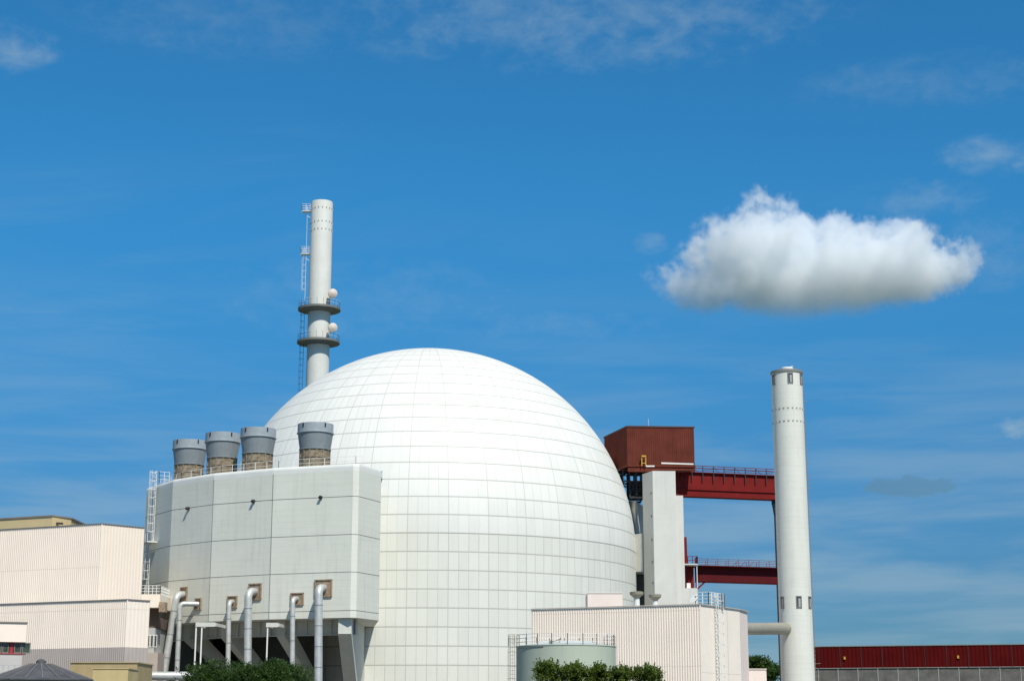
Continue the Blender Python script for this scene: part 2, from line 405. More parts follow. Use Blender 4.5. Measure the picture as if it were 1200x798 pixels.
# ------------------------------------------------------------------ annex wrapped round the dome
ZT = PY(418, 542, 216)[2]; ZB = PY(420, 723, 216)[2]
corner = [PZ(u, v, ZT) for u, v in ((172, 571.6), (203, 561.4), (251, 554), (320.5, 547.8), (417, 542.5))]
corner = [Vector((p.x, p.y, 0)) for p in corner]
corner[-1] = corner[-1]+(corner[-2]-corner[-1]).normalized()*.35
corner += [corner[-1]+Vector((.75, .32, 0))]
corner += [Vector((XU(445.5, 222.6, 30), 222.6, 0)), Vector((-19.5, 238.5, 0))]
corner = [Vector((-47.6, 252, 0))]+corner
zj = [PY(417, v, 216.3)[2] for v in (581, 625.6, 669.7, 714.8)][::-1]
ax = empty('annex_building', (-32, 221, 0), 'pale grey polygonal concrete annex raised on struts against the dome', 'annex building')
def inset(p, d):
    w = (DC-p); w.z = 0; return p+w.normalized()*d
m = MB()
rows = [ZB]
for z in zj: rows += [z-.038, z+.038]
rows += [ZT-.9]
nrm_in = []
for a, b in zip(corner[:-1], corner[1:]):
    u = (b-a).normalized(); nin = Vector((-u.y, u.x, 0)); L = (b-a).length
    cols = [0, .06, L-.06, L]
    for j in range(3):
        A = a+u*cols[j]; B = a+u*cols[j+1]; jc = (j == 2 and (b-corner[3]).length < .01) or (j == 0 and (a-corner[3]).length < .01) or (j == 2 and (b-corner[4]).length < .01) or (j == 0 and (a-corner[4]).length < .01)
        for i in range(len(rows)-1):
            jr = i % 2 == 1
            d = .035 if (jr or jc) else 0.0
            if jc and not jr: d = .012
            A_, B_ = A+nin*d, B+nin*d
            m.add([(A_.x, A_.y, rows[i]), (B_.x, B_.y, rows[i]), (B_.x, B_.y, rows[i+1]), (A_.x, A_.y, rows[i+1])], [[0, 1, 2, 3]], 1 if jr or (jc and d > 0.01) else 0)
# soffit
m.add([(p.x, p.y, ZB) for p in corner], [list(range(len(corner)))[::-1]], 0)
m.build('outer_wall', [M_white, M_joint], ax)
m = MB()      # rounded parapet
prof = [(0, -.9), (.0, -.42), (.04, -.24), (.12, -.10), (.25, -.02), (.45, 0), (1.0, 0), (1.05, -1.0)]
vs = []
for p in corner:
    for d, z in prof: q = inset(p, d); vs.append((q.x, q.y, ZT+z))
n = len(prof); fs = []
for i in range(len(corner)-1):
    for k in range(n-1): fs.append([i*n+k, (i+1)*n+k, (i+1)*n+k+1, i*n+k+1])
m.add(vs, fs, 0, False); m.build('parapet', M_coping, ax)
m = MB(); ins = [inset(p, .9) for p in corner]
m.add([(p.x, p.y, ZT-.8) for p in ins], [list(range(len(ins)))]); m.build('roof', M_roof, ax)
m = MB(); rp = [inset(p, 1.4)+Vector((0, 0, ZT-.6)) for p in corner[1:7]]
railing(m, rp, 1.75, .028, 2.1, 3); m.build('roof_railing', M_whiteP, ax)
# drain spouts
for u, v in ((219.7, 595.5), (296.3, 587), (375.3, 582.4)):
    # point on the matching facet
    i = 2 if u < 251 else 3 if u < 320 else 4
    a, b = corner[i], corner[i+1]; best = None
    for k in range(200):
        q = a+(b-a)*k/199; du = abs(XU(u, q.y, 30)-q.x)
        if best is None or du < best[0]: best = (du, q)
    q = best[1]; z = PY(u, v, q.y)[2]; u_ = (b-a).normalized(); no = Vector((u_.y, -u_.x, 0))
    m = MB(); c = q+Vector((0, 0, z)); m.tube([c-no*.1, c+no*.35, c+no*.5+Vector((0, 0, -.12))], .2, 12)
    m.lathe((c.x+no.x*.03, c.y+no.y*.03, c.z-.32), [(.0, 0), (.12, 0), (.12, .05), (0, .05)], 8); m.build('drain_spout', M_black, ax)
# slab edge below + set back ring beam with ribs
m = MB()
for a, b in zip(corner[1:5], corner[2:6]):
    a = inset(a, 4.2); b = inset(b, 4.2); u = (b-a).normalized(); no = Vector((u.y, -u.x, 0)); c = (a+b)/2
    m.obox(c+Vector((0, 0, ZB-1.0)), u*(b-a).length/2, no*.15, Vector((0, 0, .97)))
    nn = max(2, round((b-a).length/1.9))
    for k in range(nn+1):
        q = a+(b-a)*k/nn; m.obox(q+no*.32+Vector((0, 0, ZB-1.0)), u*.07, no*.16, Vector((0, 0, .95)))
    m.obox(c+no*.32+Vector((0, 0, ZB-1.93)), u*(b-a).length/2, no*.2, Vector((0, 0, .05)))
m.build('floor_beam', M_fin, ax)
# slanting support fins under each corner
def fin(p, thick, side):
    w = (DC-p); w.z = 0
    if side: w = Vector((0, 1, 0))
    w.normalize(); s_ = Vector((w.y, -w.x, 0))*thick/2
    L = 24.5
    prof = [(1.2, ZB-.01), (1.2, ZB-2.0), (10.8, ZB-8.6), (17.5, 0), (L, 0), (L, ZB-.01)]
    if not side: prof = [(1.2, ZB-.01), (1.2, ZB-2.0), (10.8, ZB-8.6), (17.5, 0), (19.5, 0), (13.2, ZB-8.4), (4.6, ZB-1.8), (4.6, ZB-.01)]
    vs = [p+w*d+s_+Vector((0, 0, z)) for d, z in prof]+[p+w*d-s_+Vector((0, 0, z)) for d, z in prof]; n = len(prof)
    mm = MB(); mm.add(vs, [list(range(n)), list(range(n, 2*n))[::-1]]+[[i, i+n, (i+1) % n+n, (i+1) % n] for i in range(n)])
    return mm
fin(Vector((-21.5, 216.2, 0)), 1.7, True).build('support_fin', M_fin, ax)
for i in (4, 3, 2):
    fin(inset(corner[i], 2.2), 1.2, False).build('support_fin', M_fin, ax)
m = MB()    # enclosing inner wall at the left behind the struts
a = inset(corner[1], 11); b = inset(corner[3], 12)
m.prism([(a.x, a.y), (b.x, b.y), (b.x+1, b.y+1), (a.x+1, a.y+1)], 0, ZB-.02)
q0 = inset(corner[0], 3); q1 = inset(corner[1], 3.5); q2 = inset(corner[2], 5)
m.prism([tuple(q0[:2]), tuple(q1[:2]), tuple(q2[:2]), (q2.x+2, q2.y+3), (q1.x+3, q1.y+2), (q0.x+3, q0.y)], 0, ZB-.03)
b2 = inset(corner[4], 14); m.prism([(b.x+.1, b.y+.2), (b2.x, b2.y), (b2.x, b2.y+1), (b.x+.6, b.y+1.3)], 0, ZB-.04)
m.build('inner_wall', mat('shade_toned_inner_wall', (.055, .06, .055), .9, var=.2), ax)  # near-black colour stands in for the shade under the annex

# caged ladder with rest landing on the annex
def ladder(mb, base, up, right, out, z0, z1, w=.5, rung=.6, r=.035, cage=True, cz0=None):
    base = Vector(base); R = right; O = out
    for s_ in (-1, 1): mb.bar(base+R*s_*w/2+Vector((0, 0, z0)), base+R*s_*w/2+Vector((0, 0, z1)), r*2)
    z = z0+.3
    while z < z1: mb.bar(base-R*w/2+Vector((0, 0, z)), base+R*w/2+Vector((0, 0, z)), r*1.3); z += rung
    if cage:
        z = cz0 or z0+2.2
        cz = z
        while z < z1+.05:
            pts = [base+R*(w*.7*cos(t))+O*(w*1.5*sin(t))+Vector((0, 0, z)) for t in [pi*k/6 for k in range(7)]]
            for a, b in zip(pts[:-1], pts[1:]): mb.bar(a, b, r*1.3)
            z += 1.2
        for t in (pi*.25, pi*.5, pi*.75):
            q = base+R*(w*.7*cos(t))+O*(w*1.5*sin(t)); mb.bar(q+Vector((0, 0, cz)), q+Vector((0, 0, z1)), r*1.3)
a, b = corner[1], corner[2]; u_ = (b-a).normalized(); no = Vector((u_.y, -u_.x, 0)); mid = a+(b-a)*.42
cl = empty('caged_ladder', (mid.x, mid.y, 0), 'tall caged white ladder with rest landing on the left side of the grey annex', 'ladder')
zl = PY(186, 636, mid.y)[2]; zt = PY(190, 554, mid.y)[2]; z0 = PY(183, 695, mid.y)[2]
m = MB(); ladder(m, mid+no*.5+u_*.5, None, u_, no, zl, zt+.2, .6, .55, .034, cz0=zl+1.5); m.build('upper_ladder', M_whiteP, cl)
m = MB(); ladder(m, mid+no*.5-u_*.7, None, u_, no, z0, zl, .6, .55, .034, cz0=z0+2); m.build('lower_ladder', M_whiteP, cl)
m = MB(); m.obox(mid+no*.9+Vector((0, 0, zl)), u_*1.4, no*.75, Vector((0, 0, .07)))
railing(m, [mid+no*1.6-u_*1.35+Vector((0, 0, zl)), mid+no*1.6+u_*1.35+Vector((0, 0, zl))], 1.2, .03, .9)
m.build('landing', M_whiteP, cl)
m = MB(); q = mid+no*.4+Vector((0, 0, ZT)); railing(m, [q-u_*.6, q+u_*1.6, q+u_*1.6-no*1.5], 1.6, .03, 1.)
m.build('top_guard', M_whiteP, cl)

# ------------------------------------------------------------------ four ventilation outlets on the roof
def make_outlet(loc, label):
    vs_ = empty('ventilation_outlet', loc, label, 'roof vent', 'flared steel ventilation outlets on the annex roof')
    c = Vector(loc)
    m = MB(); m.lathe(c, [(2.02, 0), (2.02, 1.1), (2.1, 1.12), (2.1, 1.22), (2.02, 1.24), (2.02, 2.35), (2.1, 2.37), (2.1, 2.47), (2.02, 2.49), (2.02, 3.5)], 40, smooth=False)
    for k in range(14):
        a = 2*pi*k/14; m.obox((c.x+2.06*cos(a), c.y+2.06*sin(a), c.z+1.8), Vector((cos(a), sin(a), 0))*.05, Vector((-sin(a), cos(a), 0))*.07, Vector((0, 0, 1.75)))
    m.build('block_base', M_block, vs_)
    m = MB(); m.lathe(c, [(2.06, 3.5), (2.16, 3.52), (2.16, 3.66), (2.08, 3.68), (2.40, 5.85), (2.28, 5.85), (1.95, 3.7), (0, 3.7)], 56, cap=False); m.build('funnel', M_funnel, vs_)
    m = MB(); m.lathe(c, [(2.37, 5.74), (2.52, 5.76), (2.52, 5.86), (2.42, 5.9), (2.42, 7.05), (2.34, 7.05), (2.30, 5.9)], 56, cap=False); m.build('rim_band', M_funrim, vs_)
    for a in (-2.2, -.9, .6, 2.3):
        m = MB(); m.obox((c.x+2.45*cos(a), c.y+2.45*sin(a), c.z+6.72), Vector((cos(a), sin(a), 0))*.05, Vector((-sin(a), cos(a), 0))*.09, Vector((0, 0, .26)))
        m.build('lifting_lug', M_black, vs_)
    return vs_
zr = ZT-.8
spots = []
for u, v, lb in ((370, 497.5, 'flared grey steel roof vent standing alone in front of the dome, rightmost of four'),
                 (303, 503, 'flared grey steel roof vent just right of the dome outline, second from the right'),
                 (261.5, 508.5, 'flared grey steel roof vent between two close neighbours, second from the left'),
                 (223, 517, 'flared grey steel roof vent nearest the caged ladder, leftmost of four')):
    q = PZ(u, v-1.0, zr+7.2); spots.append((Vector((q.x, q.y, zr)), lb))
first = make_outlet(*spots[0])
for q, lb in spots[1:]: copy_tree(first, q, lb)

# ------------------------------------------------------------------ six steel steam pipes leaving the annex wall
def facet_point(u, v):
    for i in range(1, 5):
        a, b = corner[i], corner[i+1]
        for k in range(101):
            q = a+(b-a)*k/100
            if abs(XU(u, q.y, 20)-q.x) < .12:
                uu = (b-a).normalized(); return Vector((q.x, q.y, PY(u, v, q.y)[2])), uu, Vector((uu.y, -uu.x, 0))
PL = {0: 'thick leaning steel pipe nearest the cream buildings, leftmost of six', 1: 'thin steel pipe with long horizontal arm beside the leaning pipe',
      2: 'thin straight steel pipe above the left edge of the bush', 3: 'thick steel pipe dropping behind the middle of the bush',
      4: 'thin steel pipe just left of the thickest rightmost pipe', 5: 'thick tall steel pipe nearest the right corner of the annex'}
pipes = [(215.5, 696.5, 5.8, 8, .47, 207, 193, 784, 1.9), (233, 707.5, 5, 6, .33, 211, 207, 796, 1.1), (273, 705, 6.2, 6, .32, 268.5, 267, 790, 1.3),
         (299, 693, 8.2, 8.5, .50, 291, 290, 798, 1.9), (349, 701.5, 7.4, 6.2, .33, 343, 342.5, 798, 1.3), (379.5, 689, 10, 9, .52, 373.5, 373, 810, 2.0)]
for i, (u, v, bw, bh, r, ue, ub, vb, pro) in enumerate(pipes):
    q, uu, no = facet_point(u, v)
    ho = Vector((uu.x, uu.y, 0))
    pp = empty('steam_pipe', (q.x, q.y, 0), PL[i], 'pipe', 'steel pipes coming out of the annex wall')
    hw = bw*.118; hh = bh*.118*(1.0 if bh > 7 else 1.0)
    m = MB(); D = .10   # framed opening: four frame sides proud of the wall, stained plate inside
    for sx in (-1, 1): m.obox(q+uu*sx*hw+no*D, uu*.07, no*(D+.02), Vector((0, 0, hh)))
    for sz in (-1, 1): m.obox(q+Vector((0, 0, sz*hh))+no*D, uu*(hw+.07), no*(D+.02), Vector((0, 0, .07)))
    m.obox(q+no*.04, uu*hw, no*.06, Vector((0, 0, hh))); m.build('wall_collar', M_brown, pp)
    start = q-no*.2
    outp = q+no*pro
    xb = XU(ue, outp.y, q.z); elbow = Vector((xb, outp.y, q.z-.1 if i != 1 else q.z))
    zb = 0.0
    bot_z = PY(ub, vb, outp.y)[2]; xbt = XU(ub, outp.y, bot_z)
    dirv = (Vector((xbt, outp.y, bot_z))-Vector((xb, outp.y, q.z))).normalized()
    end = Vector((xb, outp.y, q.z)) + dirv*((q.z-.3)/-dirv.z)
    def bez(a, b, c, n=7): return [a*(1-t)**2+b*2*t*(1-t)+c*t*t for t in [k/n for k in range(n+1)]]
    br = r*2.0
    h = (elbow-q); hd = h.normalized()
    path = [start, elbow-hd*min(br, h.length*.8)] + bez(elbow-hd*min(br, h.length*.75), elbow, elbow+dirv*br)[1:] + [end]
    m = MB(); m.tube(path, r, 20)
    zz = 2.2
    while zz < 16:
        c = elbow+dirv*(zz); m.tube([c-dirv*.04, c+dirv*.04], r+.035, 20, mi=1); zz += 2.6 if i % 2 else 3.1
    m.build('pipe', [M_steel, M_funnel], pp)

# pipe rack frames under the annex
for (u0, u1, v0, posts, lb) in ((229.5, 252, 731.5, (230, 236.7), 'pale green pipe frame with two posts left of the bush'),
                                (312, 326, 732, (313.7,), 'pale pipe frame on a single post right of the thick middle pipe')):
    Y = 217; z = PY(u0, v0, Y)[2]; x0 = XU(u0, Y, z); x1 = XU(u1, Y, z)
    f = empty('pipe_frame', (x0, Y, 0), lb, 'pipe support', 'pale pipe support frames')
    m = MB(); m.bar((x0, Y, z), (x1, Y, z), .35, .55); m.bar((x0+.2, Y, z), (x0+.2, Y+5, z), .3, .4)
    m.bar((x1, Y, z), (x1+.4, Y+5, z), .3, .4); m.build('beam', M_fin, f)
    for u in posts:
        m = MB(); x = XU(u, Y, z); m.tube([(x, Y, 0), (x, Y, z-.2)], .1, 8); m.build('post', M_whiteP, f)

m = MB(); Y = 196; z = PY(190, 791.5, Y)[2]; xa = XU(163, Y, z); xb = XU(226, Y, z)
m.tube([(xb, Y+1, z), (xa+.8, Y, z), (xa+.3, Y, z-.1), (xa, Y, z-.8), (xa, Y, .1)], .5, 16)
hp = m.build('ground_pipe', M_steel, loc=(xa, Y, 0)); tag(hp, 'horizontal grey steel pipe running left from behind the bush near the bottom', 'pipe')

# ------------------------------------------------------------------ vent stack behind the dome
SX, SY = PY(376.3, 237, 305)[0]+.2, 305
SZ = PY(376, 237.5, 305)[2]
st = empty('exhaust_stack', (SX, SY, 0), 'slim tall white exhaust stack with two round platforms behind the dome', 'chimney')
m = MB(); m.lathe((SX, SY, 0), [(2.15, 0), (2.12, 60), (2.06, SZ-.15), (2.0, SZ), (1.8, SZ), (1.75, SZ-3)], 48, cap=False)
M_stack = mat('stack_paint', (.57, .57, .52), .7, var=.05, vscale=.4, streak=.10)
for v in (246, 262, 271):
    z = PY(376, v, SY)[2]
    for k in range(18):
        a = 2*pi*k/18; m.obox((SX+2.15*cos(a), SY+2.15*sin(a), z), Vector((cos(a), sin(a), 0))*.05, Vector((-sin(a), cos(a), 0))*.07, Vector((0, 0, .09)), 1)
m.build('shaft', [M_stack, mat('stack_bolt_grey', (.34, .33, .31), .6)], st)
for v in (356.5, 395.5):
    z = PY(376, v, SY-3.9)[2]
    m = MB(); m.lathe((SX, SY, z), [(2.1, -.75), (3.3, -.42), (4.0, -.3), (4.0, .1), (2.1, .12)], 48, smooth=False, cap=False); pf = m.build('round_platform', mat('platform_steel', (.15, .155, .14), .6, var=.1), st)
    m = MB(); railing(m, arc_pts((SX, SY), 3.85, z+.1, 0, 2*pi, 20), 1.3, .02, 5, 2)
    m.build('railing', M_whiteP, pf)
for v in (344.5, 384.5):
    z = PY(390, v, SY-2)[2]; m = MB(); cx = XU(390, SY-2.4, z)
    c = Vector((cx, SY-2.4, z)); d = Vector((.25, -.94, -.1)).normalized()
    m.tube([c-d*.5, c+d*.15], [.84, .86], 24); m.tube([c+d*.15, c+d*.3, c+d*.38], [.86, .6, .1], 24)
    m.bar((c.x-.6, SY-1.2, z-2), (c.x-.6, SY-1.2, z+1), .12); m.bar((c.x-.6, SY-1.2, z+.4), c-d*.4, .1)
    m.build('drum_antenna', M_disc, st)
m = MB(); O = Vector((-1, -.15, 0)).normalized(); R = Vector((O.y, -O.x, 0))
b0 = Vector((SX, SY, 0))+O*2.75
z_a = PY(362, 292, SY)[2]; z_b = PY(362, 352, SY)[2]
ladder(m, b0, None, R, O, z_b, z_a, .5, .6, .026, cz0=z_b+2)
m.bar(b0+Vector((0, 0, z_a)), b0+Vector((0, 0, SZ-1)), .05)
m.build('ladder', M_whiteP, st)
m = MB(); ladder(m, b0, None, R, O, 30, z_b-.5, .5, .6, .028, cz0=33); m.build('ladder', M_black, st)
for v in (247, 297):
    z = PY(361, v+2, SY)[2]; m = MB(); c = b0+Vector((-.2, 0, z))
    m.obox(c, Vector((.8, 0, 0)), Vector((0, .6, 0)), Vector((0, 0, .05)))
    railing(m, [c+Vector((.8, -.6, 0)), c+Vector((-.8, -.6, 0)), c+Vector((-.8, .6, 0)), c+Vector((.8, .6, 0))], 1.4, .025, 1.)
    m.bar(c+Vector((-.9, 0, 0)), c+Vector((.8, 0, -1.2)), .08)
    m.build('landing', M_whiteP, st)

# ------------------------------------------------------------------ round tower at the right
TY = 228
TZ = PY(922, 437, TY)[2]; TX = XU(921.7, TY, TZ)
tw = empty('round_tower', (TX, TY, 0), 'tall round white concrete tower with small windows near top and bottom', 'tower')
tr = lambda z: 2.28 - .16*(z/TZ)
m = MB(); m.lathe((TX, TY, 0), [(tr(0), 0), (tr(20), 20), (tr(40), 40), (tr(TZ), TZ)], 64); shaft_m = m
m = MB(); m.lathe((TX, TY, TZ), [(2.14, -.22), (2.24, -.2), (2.24, .12), (2.18, .16), (1.2, .3), (.4, .35), (0, .35)], 56, smooth=False, cap=False); cap_ = m.build('roof_cap', mat('cap_metal', (.22, .21, .18), .6, var=.1), tw)
m = MB(); m.tube([(TX-.7, TY-.8, TZ+.3), (TX-.7, TY-.8, TZ+.6)], .08, 8); m.lathe((TX, TY-.6, TZ+.2), [(.9, 0), (.9, .3), (.7, .42), (0, .42)], 20); m.tube([(TX+.1, TY-.8, TZ+.6), (TX+.8, TY-.9, TZ+.75)], .06, 6)
m.build('hatch', M_whiteP, cap_)
def tower_window(u, v0, v1):
    # angle on the shaft from the column where it is seen
    z = PY(u, (v0+v1)/2, TY)[2]; r = tr(z); dx = (XU(u, TY-1.5, z)-TX)
    vd = atan2(TX, TY); s_ = max(-.985, min(.985, dx/r)); a = asin(s_) + 0*vd
    n_ = Vector((sin(a), -cos(a), 0)); tn = Vector((cos(a), sin(a), 0)); h = (v1-v0)/2*.118
    c = Vector((TX, TY, z))+n_*(r+.0)
    m = MB(); w = .33
    for sx in (-1, 1): m.obox(c+tn*sx*w, tn*.05, n_*.06, Vector((0, 0, h)))
    for sz in (-1, 1): m.obox(c+Vector((0, 0, sz*h)), tn*(w+.05), n_*.062, Vector((0, 0, .05)))
    fo = m.build('window', M_trim, tw)
    m = MB(); m.obox(c, tn*w, n_*.02, Vector((0, 0, h))); m.build('pane', M_glass, fo)
    m = MB(); m.obox(c+tn*.07-Vector((0, 0, h*.1)), tn*w*.45, n_*.032, Vector((0, 0, h*.75))); m.build('blind', M_glass2, fo)
for u in (907.8, 925.3, 939.2): tower_window(u, 440.5, 452.5)
for u in (917.5, 935.3, 949.2): tower_window(u, 700, 713)
for v in (480.5, 495.5):
    z = PY(922, v, TY)[2]
    m = shaft_m
    for k in range(22):
        a = 2*pi*k/22; m.obox((TX+(tr(z)+.02)*cos(a), TY+(tr(z)+.02)*sin(a), z), Vector((cos(a), sin(a), 0))*.05, Vector((-sin(a), cos(a), 0))*.12, Vector((0, 0, .06)), 1)
        m.obox((TX+(tr(z)+.0)*cos(a), TY+(tr(z)+.0)*sin(a), z-.14), Vector((cos(a), sin(a), 0))*.03, Vector((-sin(a), cos(a), 0))*.09, Vector((0, 0, .04)), 1)
shaft_m.build('shaft', [M_tower, mat('bracket_grey', (.44, .43, .40), .6)], tw)
m = MB(); z = 3
while z < TZ-1:
    m.bar((TX+tr(z)-.02, TY-.3, z), (TX+tr(z)+.17, TY-.3, z), .07); m.bar((TX+tr(z)-.02, TY+.1, z), (TX+tr(z)+.17, TY+.1, z), .05)
    if random.random() < .22: m.bar((TX+tr(z), TY-.2, z), (TX+tr(z)+.6+random.random()*.4, TY-.2, z+.04), .05)
    z += .55
m.tube([(TX+tr(0)+.1, TY-.3, 0), (TX+tr(TZ)+.1, TY-.3, TZ-1)], .035, 6)
m.build('step_iron', M_trim, tw)

# ------------------------------------------------------------------ lift tower of plain concrete
LZ = PY(764.6, 551.6, 261)[2]
A = PY(764.6, 551.6, 261); B = PZ(753, 555, LZ); Cc = PZ(791.4, 551.8, LZ)
A, B, Cc = (Vector((p.x, p.y, 0)) for p in (A, B, Cc))
# keep it rectangular
u1 = (Cc-A).normalized(); u2 = Vector((-u1.y, u1.x, 0)); wid = (Cc-A).length
lt = empty('lift_tower', (A.x, A.y, 0), 'square pale concrete lift tower under the red hoist house', 'tower')
dp = 3.6
Bq = A+u2*dp; Bq.x = B.x; Cq = Cc+u2*dp
m = MB(); m.prism([tuple(A[:2]), tuple(Cc[:2]), tuple(Cq[:2]), tuple(Bq[:2])], 0, LZ); m.build('shaft', M_lift, lt)
zw = PY(796, 581.6, 264)[2]
m = MB(); a = Cc+u2*1.6+u1*.02; wx = XU(800.5, a.y, zw)-a.x
m.prism([(a.x, a.y), (a.x+wx, a.y+.1), (a.x+wx, a.y+4), (a.x, a.y+4)], 0, zw); m.build('side_wing', M_lift, lt)
ldir = (Bq-A); nl = Vector((ldir.y, -ldir.x, 0)).normalized()
if nl.x > 0: nl = -nl
for v in (578.3, 605, 632.6, 658.6, 683):
    z = PY(763.3, v, 262)[2]; c = A+ldir*.16+nl*.005+Vector((0, 0, z))
    m = MB(); m.obox(c, ldir.normalized()*.16, nl*.06, Vector((0, 0, .17)), 0); fo = m.build('window', M_trim, lt)
    m = MB(); m.obox(c, ldir.normalized()*.12, nl*.065, Vector((0, 0, .13)), 0); m.build('pane', M_glass, fo)
# concrete side block between dome and lift tower
m = MB()
z0 = PY(745, 626, 266)[2]; z1 = PY(745, 584.6, 266)[2]; z2 = PY(745, 670, 266)[2]
xa = XU(734, 269, z1); xb = XU(744, 267, z1); xc = XU(756, 271, z1)
sb = empty('stair_block', (xb, 267, 0), 'stepped pale concrete block squeezed between dome and lift tower', 'concrete block')
m.prism([(xa, 271), (xb+.1, 267.6), (xc, 275), (xa, 277)], z0, z1); m.build('upper_block', M_lift, sb)
m = MB(); xd = XU(743.5, 265, z0); xe = XU(754.2, 265, z0)
m.prism([(xd-1.0, 267), (xe-.25, 264.6), (xe+.6, 273), (xd-1.0, 273)], z2, z0-.01); m.build('lower_block', M_lift, sb)
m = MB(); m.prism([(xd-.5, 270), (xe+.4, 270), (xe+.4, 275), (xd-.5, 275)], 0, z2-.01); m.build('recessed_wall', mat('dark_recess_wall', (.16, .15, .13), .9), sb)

# ------------------------------------------------------------------ hoist house, red-brown
HZ = PY(735, 499.5, 265)[2]; HB = PY(735, 544.0, 265)[2]
a = PY(735, 499.5, 265); c = PZ(813, 500.5, HZ); d = PZ(708, 512.5, HZ)
a, c, d = (Vector((p.x, p.y, 0)) for p in (a, c, d)); bck = c+(d-a)
hh = empty('hoist_house', (a.x, a.y, 0), 'box-shaped red-brown ribbed hoist house standing high beside the dome', 'hoist house')
m = MB()
for p, q in ((d, a), (a, c), (c, bck), (bck, d)): m.corr(p, q, HB, HZ-.12, .34, .05)
m.add([(p.x, p.y, HB) for p in (a, c, bck, d)], [[3, 2, 1, 0]]); m.build('cladding', M_rust, hh)
m = MB(); m.prism([tuple((p+(p-(a+bck)/2).normalized()*.18)[:2]) for p in (a, c, bck, d)], HZ-.12, HZ+.10); m.build('roof', mat('dark_brown_edge', (.07, .03, .022), .7), hh)
m = MB()
for p, q in ((d, a), (a, c), (c, bck)): m.bar(p+Vector((0, 0, HB-.2)), q+Vector((0, 0, HB-.2)), .3, .38)
m.bar(a+Vector((0, 0, HB-.9)), c+Vector((0, 0, HB-.9)), .5, .6)
for k in range(9): q = a+(c-a)*k/8; m.bar(q+Vector((0, 0, HB-.2)), q+(bck-c)+Vector((0, 0, HB-.2)), .16, .3)
m.build('base_frame', M_rust, hh)
m = MB(); yx = XU(754.5, 264.4, HB); q = Vector((yx, 264.4, 0)); zc = PY(754.5, 534.5, 264.4)[2]
m.bar(q+Vector((-.35, 0, zc)), q+Vector((.35, 0, zc)), .5, .22)
for sx in (-.32, .32): m.bar(q+Vector((sx, 0, zc)), q+Vector((sx, 0, zc-1.5)), .12)
m.bar(q+Vector((-.35, 0, zc-1.1)), q+Vector((.35, 0, zc-1.1)), .10)
m.build('access_hatch', M_yellow, hh)
m = MB(); z = PY(760, 546, 264)[2]; m.bar((XU(757, 264.1, z), 264.1, z), (XU(767, 264.1, z), 264.1, z), .2); zz = PY(790, 542.3, 264)[2]
m.bar((XU(775, 264.2, zz), 264.2, zz), (XU(813, 264.2, zz), 264.6, zz-.1), .12, .22); m.build('pale_handrail', M_whiteP, hh)
m = MB(); m.tube([(XU(760, 267, HZ), 267, HZ), (XU(760, 267, HZ), 267, HZ+1.6)], .03, 6); m.build('rod', M_whiteP, hh)
# dark lattice carrying the house
la = empty('support_lattice', (a.x, a.y+4, 0), 'dark steel lattice under the hoist house beside the dome', 'steel lattice')
m = MB(); zb_ = PY(745, 584, 269)[2]
lx = [XU(u, 269, 37) for u in (722, 730, 738, 746, 754)]
for yy in (267.5, 270.5, 273.5):
    for i, x in enumerate(lx):
        zb2 = zb_ if i > 1 else zb_+(2-i)*1.4
        m.bar((x, yy, zb2), (x, yy, HB-.4), .20)
    for z in (zb_+2.6, zb_+4.4): m.bar((lx[0]+(.0 if z > zb_+3 else 1), yy, z), (lx[-1], yy, z), .16)
    for i in range(len(lx)-1):
        zb2 = zb_ if i > 1 else zb_+2
        m.bar((lx[i], yy, zb2+.3), (lx[i+1], yy, zb_+3), .10); m.bar((lx[i+1], yy, zb2+.3), (lx[i], yy, zb_+3), .10)
    m.bar((lx[2], yy, zb_), (lx[-1], yy, zb_), .3)
m.box(lx[2], lx[-1], 270.2, 271.4, zb_+.3, zb_+3.0); m.build('frame', M_black, la)
# upper girder with walkway railing and steel leg
g0 = PY(768, 553, 266.2); g1 = PY(906.7, 555.8, 271.5)
gz = PY(791, 553.6, 268)[2]; gzb = PY(791, 580.6, 268)[2]
Y0, Y1 = 266.6, 272.5; x0 = XU(768, Y0, gz); x1 = XU(911, Y1, gz)
def gp(t, dz=0, dy=0): return Vector((x0+(x1-x0)*t, Y0+(Y1-Y0)*t+dy, dz))
gu = (gp(1)-gp(0)).normalized(); gn = Vector((gu.y, -gu.x, 0)); GL = (gp(1)-gp(0)).length
gy = empty('gantry_girder', gp(0, 0), 'big red box girder with walkway running from hoist house to round tower', 'girder')
m = MB(); ce = gp(.5); hgt = (gz-gzb)
m.obox(ce+gn*-.8+Vector((0, 0, gzb+hgt/2)), gu*GL/2, gn*.7, Vector((0, 0, hgt/2-.1)))
m.obox(ce+gn*-.8+Vector((0, 0, gz)), gu*GL/2, gn*.95, Vector((0, 0, .07))); m.obox(ce+gn*-.8+Vector((0, 0, gzb)), gu*GL/2, gn*.95, Vector((0, 0, .09)))
m.obox(ce+Vector((0, 0, gzb+hgt*.28)), gu*GL/2, gn*.10, Vector((0, 0, .06)))
m.build('box_girder', M_red, gy)
m = MB(); nn = 11; hr = 1.15
for k in range(nn+1):
    q = gp(.03+.96*k/nn)+gn*.25; m.bar(q+Vector((0, 0, gz-1.25)), q+Vector((0, 0, gz+hr)), .13)
    if k < nn:
        q2 = gp(.03+.96*(k+1)/nn)+gn*.25
        m.bar(q+Vector((0, 0, gz+hr*.9)), (q+q2)/2+Vector((0, 0, gz+.2)), .06) if k % 2 else m.bar(q+Vector((0, 0, gz+.5)), q2+Vector((0, 0, gz+.65)), .05)
m.build('railing_post', M_black, gy)
m = MB()
